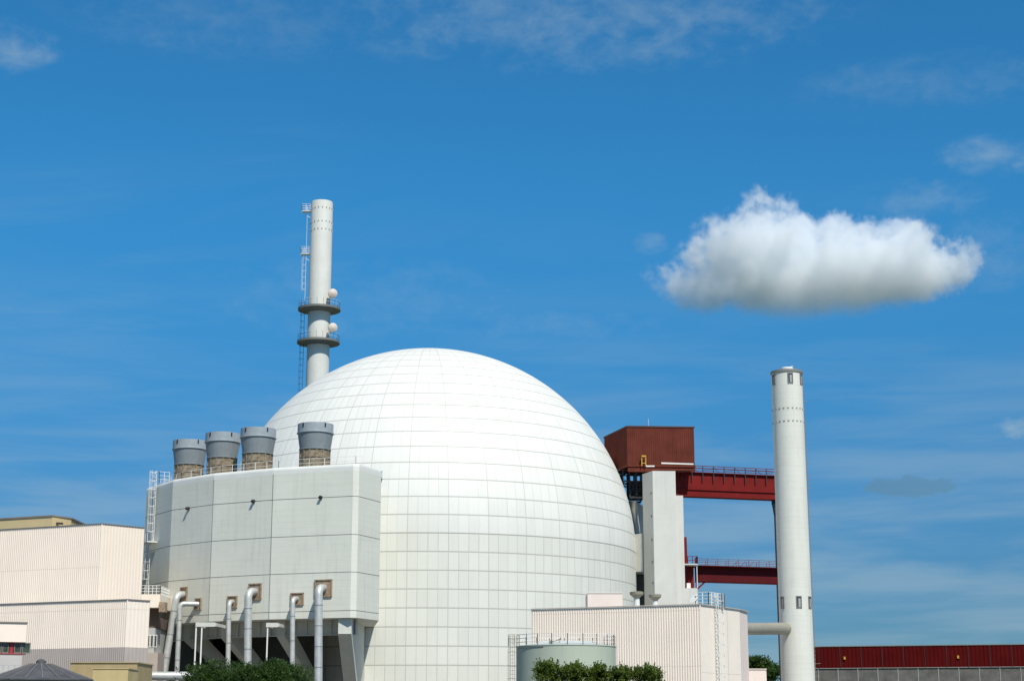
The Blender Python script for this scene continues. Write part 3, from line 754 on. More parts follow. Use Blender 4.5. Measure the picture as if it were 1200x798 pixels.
for z in (hr, hr*.62, .1):
    m.bar(gp(.02)+gn*.25+Vector((0, 0, gz+z)), gp(1)+gn*.25+Vector((0, 0, gz+z)), .10 if z != hr*.62 else .06)
    m.bar(gp(.02)-gn*1.9+Vector((0, 0, gz+z)), gp(1)-gn*1.9+Vector((0, 0, gz+z)), .08)
m.build('handrail', M_red, gy)
m = MB(); q0 = gp(.985)-gn*.8
lxp = XU(908.6, q0.y, gzb)
m.box(lxp-.25, lxp+.75, q0.y-.4, q0.y+.4, 0, gzb-.1)
m.prism([(lxp-.6, q0.y-.35), (lxp+.7, q0.y-.35), (lxp+.7, q0.y+.35), (lxp-.6, q0.y+.35)], gzb-.7, gzb-.12)
m.bar((lxp-.5, q0.y, gzb-.6), (lxp-.1, q0.y, gzb-3.2), .22)
m.build('leg', M_black, gy)
# lower bridge
bz = PY(860, 664.5, 269)[2]; bzb = PY(860, 682.5, 269)[2]
bx0 = XU(816, 267, bz); bx1 = XU(911.5, 272, bz)
lb_ = empty('lower_bridge', (bx0, 267, 0), 'lower red steel footbridge, girder toned dark for deck shade, leading to the round tower', 'footbridge')
def bp(t, z, o=0): return Vector((bx0+(bx1-bx0)*t, 267+4.5*t+o, z))
m = MB(); m.bar(bp(0, (bz+bzb)/2), bp(1, (bz+bzb)/2), .5, bz-bzb-.15); m.bar(bp(0, bz, .4), bp(1, bz, .4), 3.4, .14); m.bar(bp(0, bzb, .4), bp(1, bzb, .4), 1.2, .12)
m.bar(bp(0, (bz+bzb)/2, 1.6), bp(1, (bz+bzb)/2, 1.6), .4, bz-bzb-.15)
m.build('deck_girder', mat('shade_toned_red_steel', (.085, .008, .010), .7, var=.15, spec=.12), lb_)  # darker copy of the girder red, shade of the deck put into the colour
m = MB(); railing(m, [bp(0, bz, -1.2), bp(1, bz, -1.2)], 1.1, .035, 1.9, 2); railing(m, [bp(0, bz, 1.7), bp(1, bz, 1.7)], 1.1, .03, 1.9, 2)
for k in range(3): m.bar(bp(.42+.1*k, bz), bp(.5+.1*k, bz+1), .05)
m.build('railing', M_red, lb_)
m = MB(); m.bar(bp(0, bzb-.0), bp(0, bzb-2.2), .3); m.bar(bp(.0, bzb-1.2), bp(.10, bzb), .22); m.build('bracket', M_red, lb_)
# balcony and machine room at the foot of the lift tower
bl = empty('service_balcony', (XU(794, 264, bz), 264, 0), 'small balcony with red railing and machinery right of the lift tower', 'balcony')
xa = XU(794.5, 264, bz); xb = XU(817, 264, bz)
m = MB(); m.box(xa-.1, xb, 263.4, 266.8, bz-.12, bz+.06); m.build('slab', M_lift, bl)
m = MB(); railing(m, [(xa, 263.5, bz), (xb, 263.5, bz), (xb, 266.5, bz)], 1.2, .05, .75, 2); m.build('railing', M_red, bl)
zlo = PY(805, 689, 264)[2]; m = MB(); m.box(xa-.1, xb-.05, 263.7, 268, 0, zlo); m.build('lower_wall', M_lift, bl)
m = MB(); xm = XU(802, 264, zlo); m.prism([(xa-.1, 264.2), (xm, 264.2), (xm, 267), (xa-.1, 267)], zlo, bz-.13); m.build('pier', M_lift, bl)
m = MB(); m.box(xm+.2, xb-.4, 265.6, 267, zlo+.02, bz-.14); m.tube([(XU(804, 266, bz), 266.3, bz), (XU(803.6, 266, bz), 266.3, PY(803, 629, 266)[2])], .28, 12)
m.bar((xm+.6, 265.2, zlo), (xb-.7, 265.2, bz-.3), .15); m.build('machinery', M_red, bl)
m = MB(); m.box(xm+.5, xm+1.1, 265, 265.5, zlo, zlo+.9); m.build('cabinet', M_whiteP, bl)
m = MB(); m.tube([(xb-.1, 263.7, zlo), (xb-.1, 263.7, bz)], .07, 8); m.build('post', M_whiteP, bl)

# ------------------------------------------------------------------ cream turbine hall at right foreground
CZt = PY(820.7, 707.6, 190)[2]
ca = PZ(622.7, 713.4, CZt); cb = PY(820.7, 707.6, 190); cc_ = PZ(866.6, 713.8, CZt)
ca, cb, cc_ = (Vector((p.x, p.y, 0)) for p in (ca, cb, cc_))
e1 = cc_+Vector((0, 4.5, 0)); e1.x = XU(875.6, e1.y, CZt)
hall = empty('cream_hall', (cb.x, cb.y, 0), 'large cream ribbed hall in front of the dome, with roof vents', 'hall')
m = MB(); m.corr(ca, cb, 0, CZt-.08, .30, .05); m.build('ribbed_wall', M_cream, hall)
m = MB(); ub = (cc_-cb).normalized(); nb_ = Vector((ub.y, -ub.x, 0)); rows = [0, 3.9, 7.8, 11.7, CZt-.08]
for i in range(4):
    for k in range(3):
        p = cb+(cc_-cb)*k/3+ub*.02; q = cb+(cc_-cb)*(k+1)/3-ub*.02
        m.add([(p.x, p.y, rows[i]+.02), (q.x, q.y, rows[i]+.02), (q.x, q.y, rows[i+1]), (p.x, p.y, rows[i+1])], [[0, 1, 2, 3]])
m.prism([tuple((cb-nb_*.04)[:2]), tuple((cc_-nb_*.04)[:2]), (cc_.x, cc_.y+3), (cb.x, cb.y+3)], 0, CZt-.1)
m.build('side_wall', M_cream2, hall)
m = MB(); m.prism([tuple(cc_[:2]), tuple(e1[:2]), (e1.x, e1.y+30), (cc_.x-3, e1.y+30)], 0, CZt-.05); m.build('return_wall', M_pink, hall)
bk = ca+Vector((4, 30, 0))
m = MB(); m.prism([tuple((ca+Vector((.05, .1, 0)))[:2]), tuple((cb+Vector((0, .12, 0)))[:2]), tuple((cc_+Vector((-.05, .1, 0)))[:2]), (cc_.x+2, cc_.y+26), (bk.x, bk.y)], CZt-.6, CZt-.1); m.build('roof', M_roof, hall)
m = MB()
for p, q in ((ca, cb), (cb, cc_), (cc_, e1)):
    uu = (q-p).normalized(); no = Vector((uu.y, -uu.x, 0)); m.bar(p+no*.05+Vector((0, 0, CZt)), q+no*.05+Vector((0, 0, CZt)), .24, .10)
m.build('roof_trim', mat('cream_trim', (.50, .44, .36), .6), hall)
m = MB(); zz = PY(690, 708.7, 204)[2]; zt_ = PY(690, 694.5, 204)[2]
x0_ = XU(688.5, 204, zt_); x1_ = XU(729.5, 204, zt_)
m.box(x0_, x1_, 204, 210, CZt-.1, zt_); m.build('roof_box', M_pink, hall)
m = MB(); m.bar((x0_, 204, zt_), (x1_, 204, zt_), .15, .08); m.build('roof_box_trim', M_cream2, hall)
def roof_vent(u, vtop, sc_, label):
    Y = 197; zt_ = PY(u, vtop, Y)[2]; x = XU(u, Y, zt_)
    o = empty('mushroom_vent', (x, Y, CZt-.1), label, 'roof vent', 'mushroom vents on the cream hall roof')
    m = MB(); m.lathe((x, Y, CZt-.1), [(.33*sc_, 0), (.33*sc_, zt_-CZt-.3)], 20); m.box(x-1.2*sc_, x+.9*sc_, Y-.5, Y+.5, CZt-.1, CZt+.16); m.build('neck', M_whiteP, o)
    m = MB(); m.lathe((x, Y, zt_), [(.33*sc_, -.75), (.42*sc_, -.62), (.75*sc_, -.35), (.80*sc_, -.06), (.62*sc_, 0), (0, .02)], 24); m.build('hood', M_duct, o)
roof_vent(746, 693, 1.05, 'mushroom shaped olive roof vent on the cream hall, left and larger of two')
roof_vent(767.5, 696, .95, 'mushroom shaped olive roof vent on the cream hall, right and smaller of two')
q = PY(815, 702.5, 193); m = MB(); d_ = Vector((-.6, -.5, .6)).normalized()
sd = empty('satellite_dish', (q.x, q.y, CZt), 'small white dish on the cream hall roof edge', 'dish')
m.tube([q, q+d_*.12, q+d_*.28], [.12, .42, .62], 20); m.build('reflector', M_whiteP, sd)
m = MB(); m.bar((q.x, q.y, CZt-.1), q, .08); m.build('mast', M_trim, sd)
# hall ladder with cage and guard
q = cb+(cc_-cb)*.36; no = nb_
hl = empty('access_ladder', (q.x, q.y, 0), 'white caged ladder with roof guard on the end wall of the cream hall', 'ladder')
m = MB(); ladder(m, q+no*.3, None, ub, no, .5, CZt+1.4, .55, .4, .03, cz0=3); m.build('ladder', M_whiteP, hl)
m = MB(); p = q-ub*1.6+Vector((0, 0, CZt)); p2 = q+ub*1.6+Vector((0, 0, CZt)); railing(m, [p-no*1.5, p, p2, p2-no*1.5], 1.5, .045, .9, 4); m.build('roof_guard', M_whiteP, hl)
m = MB(); m.box(q.x+1.0, q.x+1.3, q.y+1.2, q.y+1.5, CZt-.1, CZt+1.5); m.build('post', M_black, hl)
# duct to the tower
dk = empty('round_duct', (cc_.x, cc_.y, 0), 'olive grey round duct joining the cream hall and the round tower', 'duct')
z = PY(850, 737, 197)[2]; xs = XU(848, 196.5, z); z2 = PY(910, 735, 226)[2]
m = MB(); m.tube([(xs, 196.6, z), (TX-1.0, TY, z2)], [.70, .80], 28); m.build('pipe', M_duct, dk)
m = MB(); m.bar((XU(851, 197, z), 197, z-.6), (XU(862, 197, 8), 197.4, 7.2), .2); m.bar((XU(851, 197, z), 197, z-.65), (XU(849, 197, z), 198, z-.65), .3); m.build('brace', M_duct, dk)

# small cream hut and tree behind
m = MB(); z = PY(878, 784, 205)[2]; m.box(XU(877, 205, z), XU(898, 205, z), 205, 212, 0, z); m.box(XU(876.5, 205, z), XU(898.5, 205, z), 204.9, 212.1, z, z+.1)
hu = m.build('hut', M_pink, loc=(XU(878, 205, z), 205, 0)); tag(hu, 'small pinkish hut right of the cream hall at the foot of the tower', 'hut')

# ------------------------------------------------------------------ storage tank
KY = 160; kz = PY(663, 755, KY-4.5)[2]; kr = (721.5-605)/2/FPX*KY*.985; kx = XU(663.2, KY, kz)
tk = empty('storage_tank', (kx, KY, 0), 'squat green grey round storage tank with roof railing', 'tank')
m = MB(); m.lathe((kx, KY, 0), [(kr, 0), (kr, kz-.05), (kr+.05, kz-.05), (kr+.05, kz+.03)], 72, cap=False); m.build('shell', M_tank, tk)
m = MB(); m.lathe((kx, KY, kz), [(kr+.04, .03), (kr*.5, .42), (0, .62)], 64, cap=False); m.build('roof', mat('pale_tank_roof', (.56, .60, .56), .6, var=.06), tk)
m = MB(); railing(m, arc_pts((kx, KY), kr-.06, kz, 0, 2*pi, 20), 1.05, .03, 3, 3); m.build('railing', M_whiteP, tk)
m = MB(); q = Vector((kx-kr-.35, KY-1.6, 0)); ladder(m, q, None, Vector((.9, -.4, 0)).normalized(), Vector((-.4, -.9, 0)).normalized(), .5, kz+1.0, .45, .35, .025, cz0=3)
railing(m, [(kx-kr-.7, KY-2, kz), (kx-kr+.3, KY-2, kz)], 1.05, .025, .5)
m.build('ladder', M_duct, tk)
m = MB(); q = Vector((kx-1.0, KY-kr+1.2, kz+.3)); m.bar(q+Vector((-.4, 0, 0)), q+Vector((.5, 0, .28)), .1); m.bar(q+Vector((.3, 0, 0)), q+Vector((.4, 0, .45)), .08); m.tube([q+Vector((-.5, 0, -.1)), q+Vector((-.5, 0, .15))], .15, 10); m.build('roof_fitting', M_trim, tk)
m = MB(); pts = [(kx+(kr+.02)*cos(t), KY+(kr+.02)*sin(t), kz-.18-.0*t) for t in [radians(198+k*4) for k in range(12)]]; m.tube(pts, .035, 6); m.build('spray_pipe', M_trim, tk)

# ------------------------------------------------------------------ left group of cream buildings
z = PY(120, 613.3, 205)[2]; UA = PZ(0-60, 624, z); UB = Vector((XU(120, 205, z), 205, 0)); UC = PZ(169.3, 618, z)
UA.z = UC.z = 0
ub_ = empty('upper_cream_hall', (UB.x, UB.y, 0), 'tall cream ribbed hall at the left, taller and farther back', 'hall')
m = MB(); m.corr(UA, UB, 0, z-.05, .30, .06); m.build('ribbed_wall', M_cream, ub_)
m = MB(); m.corr(UB, UC, 0, z-.05, .42, .025); m.corr(UC, UC+Vector((-6, 20, 0)), 0, z-.05, .42, .03); m.build('end_wall', mat('cream_end_cladding', (.83, .70, .57), .55, var=.02, vscale=.3), ub_)
m = MB()
for p, q in ((UA, UB), (UB, UC)):
    uu = (q-p).normalized(); no = Vector((uu.y, -uu.x, 0)); m.bar(p+no*.03+Vector((0, 0, z)), q+no*.03+Vector((0, 0, z)), .22, .07)
m.build('roof_trim', M_trim, ub_)
m = MB(); m.prism([tuple((UA+Vector((0, .3, 0)))[:2]), tuple((UB+Vector((0, .3, 0)))[:2]), tuple((UC+Vector((-.3, 0, 0)))[:2]), (UC.x-6.5, UC.y+20), (UA.x, UA.y+26)], z-.5, z-.1); m.build('roof', M_roof, ub_)
# tan plant room behind
z = PY(61.5, 605, 236)[2]; m = MB(); p0 = PZ(-40, 611, z); p1 = PY(61.5, 605, 236); p2 = PZ(83.5, 608, z)
tp = empty('tan_plant_room', (p1.x, p1.y, 0), 'flat tan building top showing above the tall cream hall', 'building')
m.prism([tuple(p0[:2]), tuple(p1[:2]), tuple(p2[:2]), (p2.x, p2.y+15), (p0.x, p0.y+15)], 0, z); m.build('wall', M_tan, tp)
m = MB(); m.prism([(p0.x, p0.y-.15), (p1.x, p1.y-.15), (p2.x+.15, p2.y), (p2.x+.15, p2.y+15), (p0.x, p0.y+15)], z, z+.2); m.build('roof_edge', M_trim, tp)
m = MB(); qq = p1+(p2-p1)*.22; m.bar((qq.x, qq.y-.08, z-.9), (qq.x+.9, qq.y+.3, z-.9), .1, .3); m.build('louvre', M_black, tp)
# lower hall
z = PY(150, 702, 188)[2]; LA = PZ(-60, 709.8, z); LB = Vector((XU(150, 188, z), 188, 0)); LC = PZ(175.8, 703.6, z); LA.z = LC.z = 0
lo = empty('lower_cream_hall', (LB.x, LB.y, 0), 'lower cream ribbed hall with a grey band along its foot, left foreground', 'hall')
zb1 = PY(120, 758.3, 189)[2]
m = MB(); m.corr(LA, LB, zb1, z-.05, .28, .06); m.build('ribbed_wall', M_cream, lo)
m = MB(); m.corr(LB, LC, zb1, z-.05, .45, .02); m.corr(LC, LC+Vector((-6, 18, 0)), zb1, z-.05, .42, .03); m.build('end_wall', M_cream, lo)
m = MB(); m.corr(LA, LB, 0, zb1, .28, .06); m.corr(LB, LC, 0, zb1, .45, .02); m.corr(LC, LC+Vector((-6, 18, 0)), 0, zb1, .42, .03); m.build('base_band', M_band, lo)
m = MB()
for p, q in ((LA, LB), (LB, LC)):
    uu = (q-p).normalized(); no = Vector((uu.y, -uu.x, 0)); m.bar(p+no*.05+Vector((0, 0, z)), q+no*.05+Vector((0, 0, z)), .22, .08)
m.build('roof_trim', M_trim, lo)
m = MB(); m.prism([tuple((LA+Vector((0, .3, 0)))[:2]), tuple((LB+Vector((0, .3, 0)))[:2]), tuple((LC+Vector((-.3, 0, 0)))[:2]), (LC.x-6.5, LC.y+18), (LA.x, LA.y+20)], z-.5, z-.1); m.build('roof', M_roof, lo)
# office annex at frame edge
Y = 150; z = PY(33, 729.4, Y)[2]; zw1 = PY(20, 751.5, Y)[2]; zw0 = PY(20, 765.5, Y)[2]
xr = XU(35.5, Y+2, z); xl = XU(-60, Y-3, z)
of = empty('office_annex', (xr, Y, 0), 'small cream annex with a strip of dark windows at the left edge', 'annex')
def oy(x, d=0): return Y-1.2+(x-xl)/(xr-xl)*2.2+d
def seg(mm, xa, xb, za, zb_, d=0, th=.3): mm.prism([(xa, oy(xa, d)), (xb, oy(xb, d)), (xb-(.36*th if th > 1 else 0), oy(xb, d)+th), (xa, oy(xa, d)+th)], za, zb_)
m = MB(); seg(m, xl, xr, zw1, z, 0, 8); m.build('upper_wall', M_cream, of)
m = MB(); seg(m, xl, xr-.25, 0, zw0, .02, 8); m.build('lower_wall', mat('pale_grey_render', (.50, .47, .44), .8, var=.06), of)
m = MB(); seg(m, xl, xr+.08, z, z+.12, -.1, 8.2); m.build('roof_edge', M_trim, of)
m = MB(); seg(m, xl, xr-.4, zw0, zw1, .9, 6); m.build('recess_wall', M_black, of)
m = MB(); seg(m, xl, xr-.2, zw0-.03, zw0+.06, -.05, .9); m.build('sill', mat('red_sill', (.33, .06, .05), .6), of)
for ua, ub2, red in ((-30, -12, 0), (-11, -1, 0), (0, 6.5, 0), (7.5, 11.6, 1), (12.5, 20, 0), (21, 29.5, 0)):
    xa_ = XU(ua, Y, zw0); xb_ = XU(ub2, Y, zw0)
    m = MB()
    for za_, zb2 in ((zw0+.07, zw0+.15), (zw1-.1, zw1-.02)): seg(m, xa_, xb_, za_, zb2, .35, .12)
    for xx in (xa_, xb_-.06): seg(m, xx, xx+.06, zw0+.15, zw1-.1, .35, .12)
    fo = m.build('window', mat('red_frame', (.30, .03, .03), .5) if red else M_trim, of)
    m = MB(); seg(m, xa_+.06, xb_-.06, zw0+.15, zw1-.1, .40, .03); m.build('pane', mat('red_panel', (.33, .03, .03), .5) if red else mat('green_glass', (.05, .075, .055), .15, var=.4, vscale=1.5), fo)
# round conical roof of the tank in front
RY = 122; zc = PY(48, 777.5, RY)[2]; ze = PY(48, 794.5, RY-3.7)[2]; rx = XU(48, RY, zc); rr = 3.75
rt = empty('covered_tank', (rx, RY, 0), 'round tank with dark conical sheet roof at the bottom left corner', 'tank')
m = MB(); m.lathe((rx, RY, 0), [(rr-.25, 0), (rr-.25, ze)], 48, cap=False); m.build('shell', mat('grey_tank_wall', (.26, .25, .22), .8), rt)
m = MB(); m.lathe((rx, RY, 0), [(rr, ze-.08), (rr, ze), (rr*.62, ze+(zc-ze)*.45), (rr*.2, zc-.03), (0, zc)], 20, smooth=False, cap=False); m.build('conical_roof', M_slate, rt)
m = MB()
for k in range(20):
    a_ = 2*pi*k/20; pr = [(rr, ze+.02), (rr*.62, ze+(zc-ze)*.45+.04), (rr*.2, zc)]
    for (r1, z1_), (r2, z2_) in zip(pr[:-1], pr[1:]): m.bar((rx+r1*cos(a_), RY+r1*sin(a_), z1_), (rx+r2*cos(a_), RY+r2*sin(a_), z2_), .07)
m.build('roof_rib', mat('roof_rib_grey', (.16, .155, .15), .6), rt)
m = MB(); m.lathe((rx, RY, zc-.05), [(.35, 0), (.35, .25), (.15, .38), (0, .4)], 16); m.build('finial', M_slate, rt)
m = MB(); zq = PY(15, 779, 130)[2]; railing(m, [(XU(-30, 130, zq), 130, zq-1.1), (XU(24, 130, zq), 130, zq-1.1)], 1.1, .02, .45, 2)
for xx in (XU(-30, 130, zq), XU(-3, 130, zq), XU(24, 130, zq)): m.bar((xx, 130, 0), (xx, 130, zq-1.1), .05)
tag(m.build('guard_rail', M_steel, loc=(XU(24, 130, zq), 130, 0)), 'thin grey guard rail behind the conical tank roof', 'railing')
# ochre buildings
z = PY(120, 776.5, 165)[2]; x0_ = XU(83, 165, z); x1_ = XU(161, 165, z)
m = MB(); m.box(x0_, x1_, 165, 172, 0, z); m.box(x0_-.1, x1_+.1, 164.9, 172.1, z, z+.1)
tag(m.build('ochre_building', M_och2, loc=(x0_, 165, 0)), 'flat roofed dark ochre building below the grey cladding band', 'building')
z = PY(130, 783.5, 150)[2]; x0_ = XU(109, 150, z); x1_ = XU(150.5, 150, z)
m = MB(); m.box(x0_, x1_, 150, 154, 0, z); m.box(x0_-.06, x1_+.06, 149.94, 154.06, z, z+.08)
tag(m.build('ochre_shed', M_ochre, loc=(x0_, 150, 0)), 'plain ochre yellow shed block at the bottom edge beside the conical roof', 'shed')
# link block between cream halls and the annex
Y = 222; z1_ = PY(178, 696, Y)[2]; z2_ = PY(178, 711.5, Y)[2]; z3 = PY(178, 735, Y)[2]; z4 = PY(178, 764, Y)[2]
xa = XU(165, Y, z1_); xb = XU(187.5, Y, z1_)
lk = empty('link_building', (xb, Y, 0), 'small cream link block with balcony rail between the halls and the grey annex', 'link building')
m = MB(); m.box(xa, xb, Y, Y+9, z2_, z1_); m.build('upper_storey', M_cream2, lk)
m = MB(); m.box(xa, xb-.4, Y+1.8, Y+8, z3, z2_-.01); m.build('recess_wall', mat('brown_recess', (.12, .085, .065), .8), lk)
m = MB(); m.box(xa, xb-.6, Y+.8, Y+8, z4, z3-.01); m.build('window_wall', mat('pale_grey_wall', (.42, .42, .40), .7), lk)
m = MB(); m.box(xa, xb, Y+.4, Y+8, 0, z4-.01); m.build('lower_wall', M_band, lk)
m = MB(); m.box(xb, xb+.8, Y-.3, Y+1.2, z2_-.6, z2_+.7); m.build('junction_box', M_brown, lk)
for k in range(3):
    x_ = XU(174.5+k*4.2, Y+.7, z3); zz = (z3+z4)/2
    m = MB(); m.box(x_-.2, x_+.2, Y+.72, Y+.8, zz-.9, zz+.7); fo = m.build('window', M_whiteP, lk)
    m = MB(); m.box(x_-.13, x_+.13, Y+.70, Y+.74, zz-.8, zz+.6); m.build('pane', M_glass, fo)
m = MB(); railing(m, [(xa, Y+.1, z1_), (xb, Y+.1, z1_), (xb, Y+6, z1_)], 1.15, .035, .55, 3); m.build('railing', M_whiteP, lk)

# ------------------------------------------------------------------ long red hall in the distance
FY = 420; z1_ = PY(953, 757.2, FY+8)[2]; z0_ = PY(1000, 781.5, FY)[2]
p0 = Vector((XU(935, FY+10, z1_), FY+10, 0)); p1 = PZ(1290, 753.6, z1_); p1.z = 0
fh = empty('red_warehouse', (p0.x, p0.y, 0), 'long low dark red clad hall at the right edge beyond the tower', 'warehouse')
uu = (p1-p0).normalized(); no = Vector((uu.y, -uu.x, 0)); L = (p1-p0).length
m = MB(); m.corr(p0+no*.3, p1+no*.3, z0_, z1_-.1, 1.0, .07)
k = 0
while k*5.2 < L: q = p0+uu*k*5.2+no*.4; m.bar(q+Vector((0, 0, z0_)), q+Vector((0, 0, z1_-.1)), .12, .12, mi=1); k += 1
m.build('red_cladding', [M_dkred, M_black], fh)
m = MB(); k = 0
while k*4.9 < L:
    q = p0+uu*(k*4.9+2.4); m.obox(q+Vector((0, 0, z0_/2)), uu*2.35, no*.15, Vector((0, 0, z0_/2-.02))); k += 1
m.build('wall_panel', M_panel, fh)
m = MB(); k = 0
while k*4.9 < L: q = p0+uu*(k*4.9-.05)+no*.2; m.bar(q, q+Vector((0, 0, z0_-.05)), .14); k += 1
m.bar(p0+no*.32+Vector((0, 0, z0_)), p1+no*.32+Vector((0, 0, z0_)), .2, .12); m.build('panel_joint', mat('light_joint', (.36, .34, .30), .8), fh)
m = MB(); m.prism([tuple((p0+no*.5)[:2]), tuple((p1+no*.5)[:2]), tuple((p1-no*40)[:2]), tuple((p0-no*40)[:2])], z1_-.1, z1_+.12); m.build('roof', M_trim, fh)
for u in (996.5, 1123):
    q = PY(u, 769.5, FY); m = MB(); tt = (q.x-p0.x)/uu.x; w_ = p0+uu*tt+no*.5+Vector((0, 0, q.z)); m.obox(w_, uu*.22, no*.15, Vector((0, 0, .35))); m.build('wall_lamp', M_yellow, fh)

# ------------------------------------------------------------------ trees
def tree(name, x, y, ztop, rad, h_, seed, leafm, nl, label, cat, group=None, lsize=.2, lumps=9, shoots=0):
    rnd = random.Random(seed)
    o = empty(name, (x, y, 0), label, cat, group)
    m = MB(); base = Vector((x, y, 0)); top = Vector((x+rnd.uniform(-.3, .3), y, ztop-h_*.45))
    tr_ = max(.12, rad*.06); m.tube([base, base*.5+top*.5+Vector((rnd.uniform(-.2, .2), 0, 0)), top], [tr_*1.6, tr_, tr_*.5], 9)
    m.build('trunk', M_bark, o)
    cl = []
    for i in range(lumps):
        a_ = rnd.uniform(0, 2*pi); rr_ = rad*sqrt(rnd.random())*.72; dz = rnd.uniform(-.9, 0)*h_*.55
        cz = ztop-rad*.30-(rr_/rad)**2*h_*.25+dz*(.25+.75*rnd.random()); cr = rad*rnd.uniform(.26, .42)
        cl.append((Vector((x+rr_*cos(a_), y+rr_*sin(a_), cz)), cr))
    m = MB()
    for c, cr in cl[:12]:
        s0 = base+(top-base)*rnd.uniform(.45, .9); m.tube([s0, (s0+c)/2+Vector((0, 0, -.2)), c], [tr_*.45, tr_*.3, tr_*.1], 6)
    m.build('limb', M_bark, o)
    # leaf twigs: sprays of small folded leaves pointing outwards from the lumps
    vs = []; fs = []
    ntw = nl//14
    for i in range(ntw):
        c, cr = rnd.choice(cl)
        d = Vector((rnd.gauss(0, 1), rnd.gauss(0, 1), rnd.gauss(.25, 1))).normalized()
        r_ = cr*(rnd.random()**.45); p = c+Vector((d.x*r_*1.15, d.y*r_*1.15, d.z*r_*.85))
        if rnd.random() < .12: p = p+d*rnd.uniform(.1, .35)*cr
        tdir = (d+Vector((rnd.uniform(-.5, .5), rnd.uniform(-.5, .5), rnd.uniform(-.1, .8)))).normalized(); tl = lsize*rnd.uniform(1.6, 3.4)
        for k in range(14):
            q = p+tdir*tl*k/14+Vector((rnd.uniform(-1, 1), rnd.uniform(-1, 1), rnd.uniform(-1, 1)))*lsize*.45
            ld = (tdir*.5+Vector((rnd.gauss(0, 1), rnd.gauss(0, 1), rnd.gauss(0, .7)))).normalized(); sdv = ld.cross(Vector((rnd.gauss(0, .5), rnd.gauss(0, .5), 1))).normalized()
            l_ = lsize*rnd.uniform(.6, 1.2); w = l_*.32; b = len(vs)
            vs += [q, q+ld*l_*.5+sdv*w, q+ld*l_, q+ld*l_*.5-sdv*w]; fs += [[b, b+1, b+2, b+3]]
    for i in range(shoots):        # upright shoots that break the outline
        a_ = rnd.uniform(0, 2*pi); rr_ = rad*rnd.random()*.8; p = Vector((x+rr_*cos(a_), y+rr_*sin(a_), ztop-rad*.35-(rr_/rad)**2*h_*.22))
        d = Vector((cos(a_)*.35*rr_/rad+rnd.uniform(-.2, .2), rnd.uniform(-.3, .3), 1)).normalized(); L_ = rnd.uniform(.35, .8)
        for k in range(26):
            q = p+d*L_*k/26; w0 = 1-.6*k/26
            ld = (d*.6+Vector((rnd.gauss(0, 1), rnd.gauss(0, 1), rnd.gauss(0, .4)))*w0).normalized(); sdv = ld.cross(Vector((rnd.gauss(0, .4), rnd.gauss(0, .4), 1))).normalized()
            l_ = lsize*1.1*w0+.04; w = l_*.34; b = len(vs)
            vs += [q, q+ld*l_*.5+sdv*w, q+ld*l_, q+ld*l_*.5-sdv*w]; fs += [[b, b+1, b+2, b+3]]
    m = MB(); m.add(vs, fs); m.build('crown', leafm, o)
def tree_px(name, u, v, Y, rpx, seed, leafm, nl, label, cat='tree', group=None, lsize=.2, lumps=9, hk=1.5, shoots=0):
    zt = PY(u, v, Y)[2]; r = rpx/FPX*Y
    tree(name, XU(u, Y, zt), Y, zt, r, r*hk, seed, leafm, nl, label, cat, group, lsize, lumps, shoots)
G1 = 'bushy trees below the pipes'; G2 = 'leafy young trees in front of the storage tank'
tree_px('broadleaf_tree', 262, 771, 140, 52, 11, M_leafD, 30000, 'dark green bushy tree below the left pipes', group=G1, lumps=22, lsize=.17, shoots=26)
tree_px('broadleaf_tree', 318, 769.5, 138, 46, 12, M_leafD, 28000, 'dark green bushy tree below the thick middle and right pipes', group=G1, lumps=20, lsize=.17, shoots=22)
for u, v, r, sd_, lb in ((643, 777, 15, 21, 'leafy young tree at the left edge of the green tank, tallest of the row'),
                         (673, 780, 13, 22, 'leafy young tree in front of the middle of the green tank'),
                         (699, 782, 11, 25, 'small leafy tree in front of the right part of the green tank'),
                         (727, 784, 14, 23, 'leafy young tree just right of the green tank'),
                         (757, 781, 16, 24, 'leafy young tree in front of the cream ribs, rightmost of the row')):
    tree_px('young_tree', u, v, 118, r*.98, sd_, M_leafL, 3600, lb, group=G2, lumps=8, lsize=.2, hk=2.4, shoots=10)
tree_px('broadleaf_tree', 888, 770, 300, 13, 31, M_leafD, 6000, 'distant dark tree between the cream hall and the round tower', lumps=12, lsize=.4)
tree_px('broadleaf_tree', 905, 780, 310, 14, 32, M_leafD, 5000, 'lower distant dark tree right behind the foot of the round tower', lumps=10, lsize=.4)

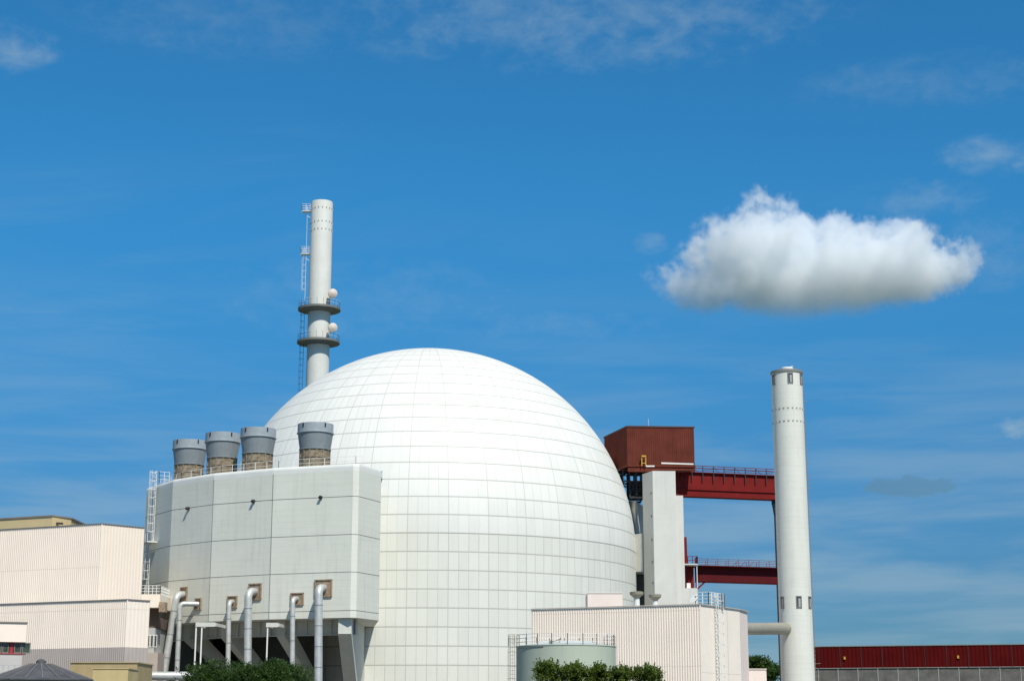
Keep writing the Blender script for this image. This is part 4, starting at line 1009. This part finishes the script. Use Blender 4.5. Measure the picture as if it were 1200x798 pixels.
# ------------------------------------------------------------------ cumulus clouds, real volumes far behind
def cloud(name, u, v, Y, wpx, hpx, blobs, dens, label, seed, nscale=1.0, steps=.35, flat=True, aniso=.0, thr=.0, col=(1, 1, 1)):
    c = PY(u, v, Y); k = Y/FPX
    hw = wpx/2*k*1.12; hz = hpx/2*k*1.25; hy = hz*1.3
    m = MB(); m.box(c.x-hw, c.x+hw, c.y-hy, c.y+hy, c.z-hz, c.z+hz)
    o = m.build(name, [], loc=c)
    mt = bpy.data.materials.new(name+'_vapour'); mt.use_nodes = True; t = NT(mt.node_tree); t.n.clear()
    out = t.node('ShaderNodeOutputMaterial'); pv = t.node('ShaderNodeVolumePrincipled'); t.l.new(pv.outputs[0], out.inputs['Volume'])
    P = t.node('ShaderNodeTexCoord').outputs['Object']
    Pn = t.v('MULTIPLY', P, (1/(k), 1/(k), 1/(k)))     # in units of photo pixels
    wob = t.node('ShaderNodeTexNoise'); t.put(wob.inputs['Vector'], Pn); wob.inputs['Scale'].default_value = .011*nscale; wob.inputs['Detail'].default_value = 3
    Pw = t.v('ADD', Pn, t.v('MULTIPLY', t.v('SUBTRACT', wob.outputs['Color'], (.5, .5, .5)), (46/nscale, 46/nscale, 30/nscale)))
    f = None
    for (bx, bz_, rx_, rz_, s_) in blobs:
        q = t.v('MULTIPLY', t.v('SUBTRACT', Pw, (bx, 0, bz_)), (1/rx_, 1/(min(rx_, rz_*1.3)), 1/rz_))
        b = t.m('MULTIPLY', t.m('SUBTRACT', 1.0, t.v('LENGTH', q)), s_)
        f = b if f is None else t.m('SMOOTH_MAX', f, b, .12)
    n = t.noise(t.v('ADD', Pn, (seed*31.7, 0, 0)), .024*nscale, 10, .66)
    n3 = t.noise(t.v('ADD', Pn, (seed*11.7, 50, 0)), .075*nscale, 5, .6)
    nn = t.m('ADD', t.m('MULTIPLY', t.m('SUBTRACT', n, .5), 2.5), t.m('MULTIPLY', t.m('SUBTRACT', n3, .5), 1.35))
    nn = t.m('MULTIPLY', nn, t.ramp(t.sep(Pn)[2], -hpx*.45, hpx*.15, .35, 1.0))
    g_ = t.m('ADD', t.m('SUBTRACT', f, thr), nn)
    x_, y_, z_ = t.sep(Pn)
    # stay inside the domain
    ed = t.ramp(f, -.35, -.05)
    bottom = t.ramp(z_, -hpx*.52, -hpx*.08) if flat else 1.0
    dd = t.m('MULTIPLY', t.m('MULTIPLY', t.ramp(g_, .0, .32, smooth=False), ed), bottom)
    t.put(pv.inputs['Density'], t.m('MULTIPLY', dd, dens/k))
    pv.inputs['Color'].default_value = col+(1,); pv.inputs['Anisotropy'].default_value = aniso
    for nm in ('Density Attribute', 'Color Attribute', 'Temperature Attribute'): pv.inputs[nm].default_value = ''
    o.data.materials.append(mt)
    tag(o, label, 'cloud', kind='stuff' if False else None)
    return o
S.cycles.volume_step_rate = 0.2; S.cycles.volume_max_steps = 400
cloud('cumulus_cloud', 955, 305, 1600, 400, 170,
      [(-15, -28, 162, 44, 1.05), (45, -10, 112, 52, 1.0), (-75, 4, 78, 50, .80), (-130, -34, 52, 32, .95), (108, -8, 66, 50, 1.0), (-58, 44, 36, 42, .78),
       (-12, 32, 34, 26, .85), (28, 36, 38, 24, .95), (72, 33, 40, 26, .95), (118, 22, 36, 28, .9), (158, -4, 36, 28, .55)],
      .046, 'big white cumulus cloud with a soft grey base, right of centre', 5, col=(.965, .982, .992))
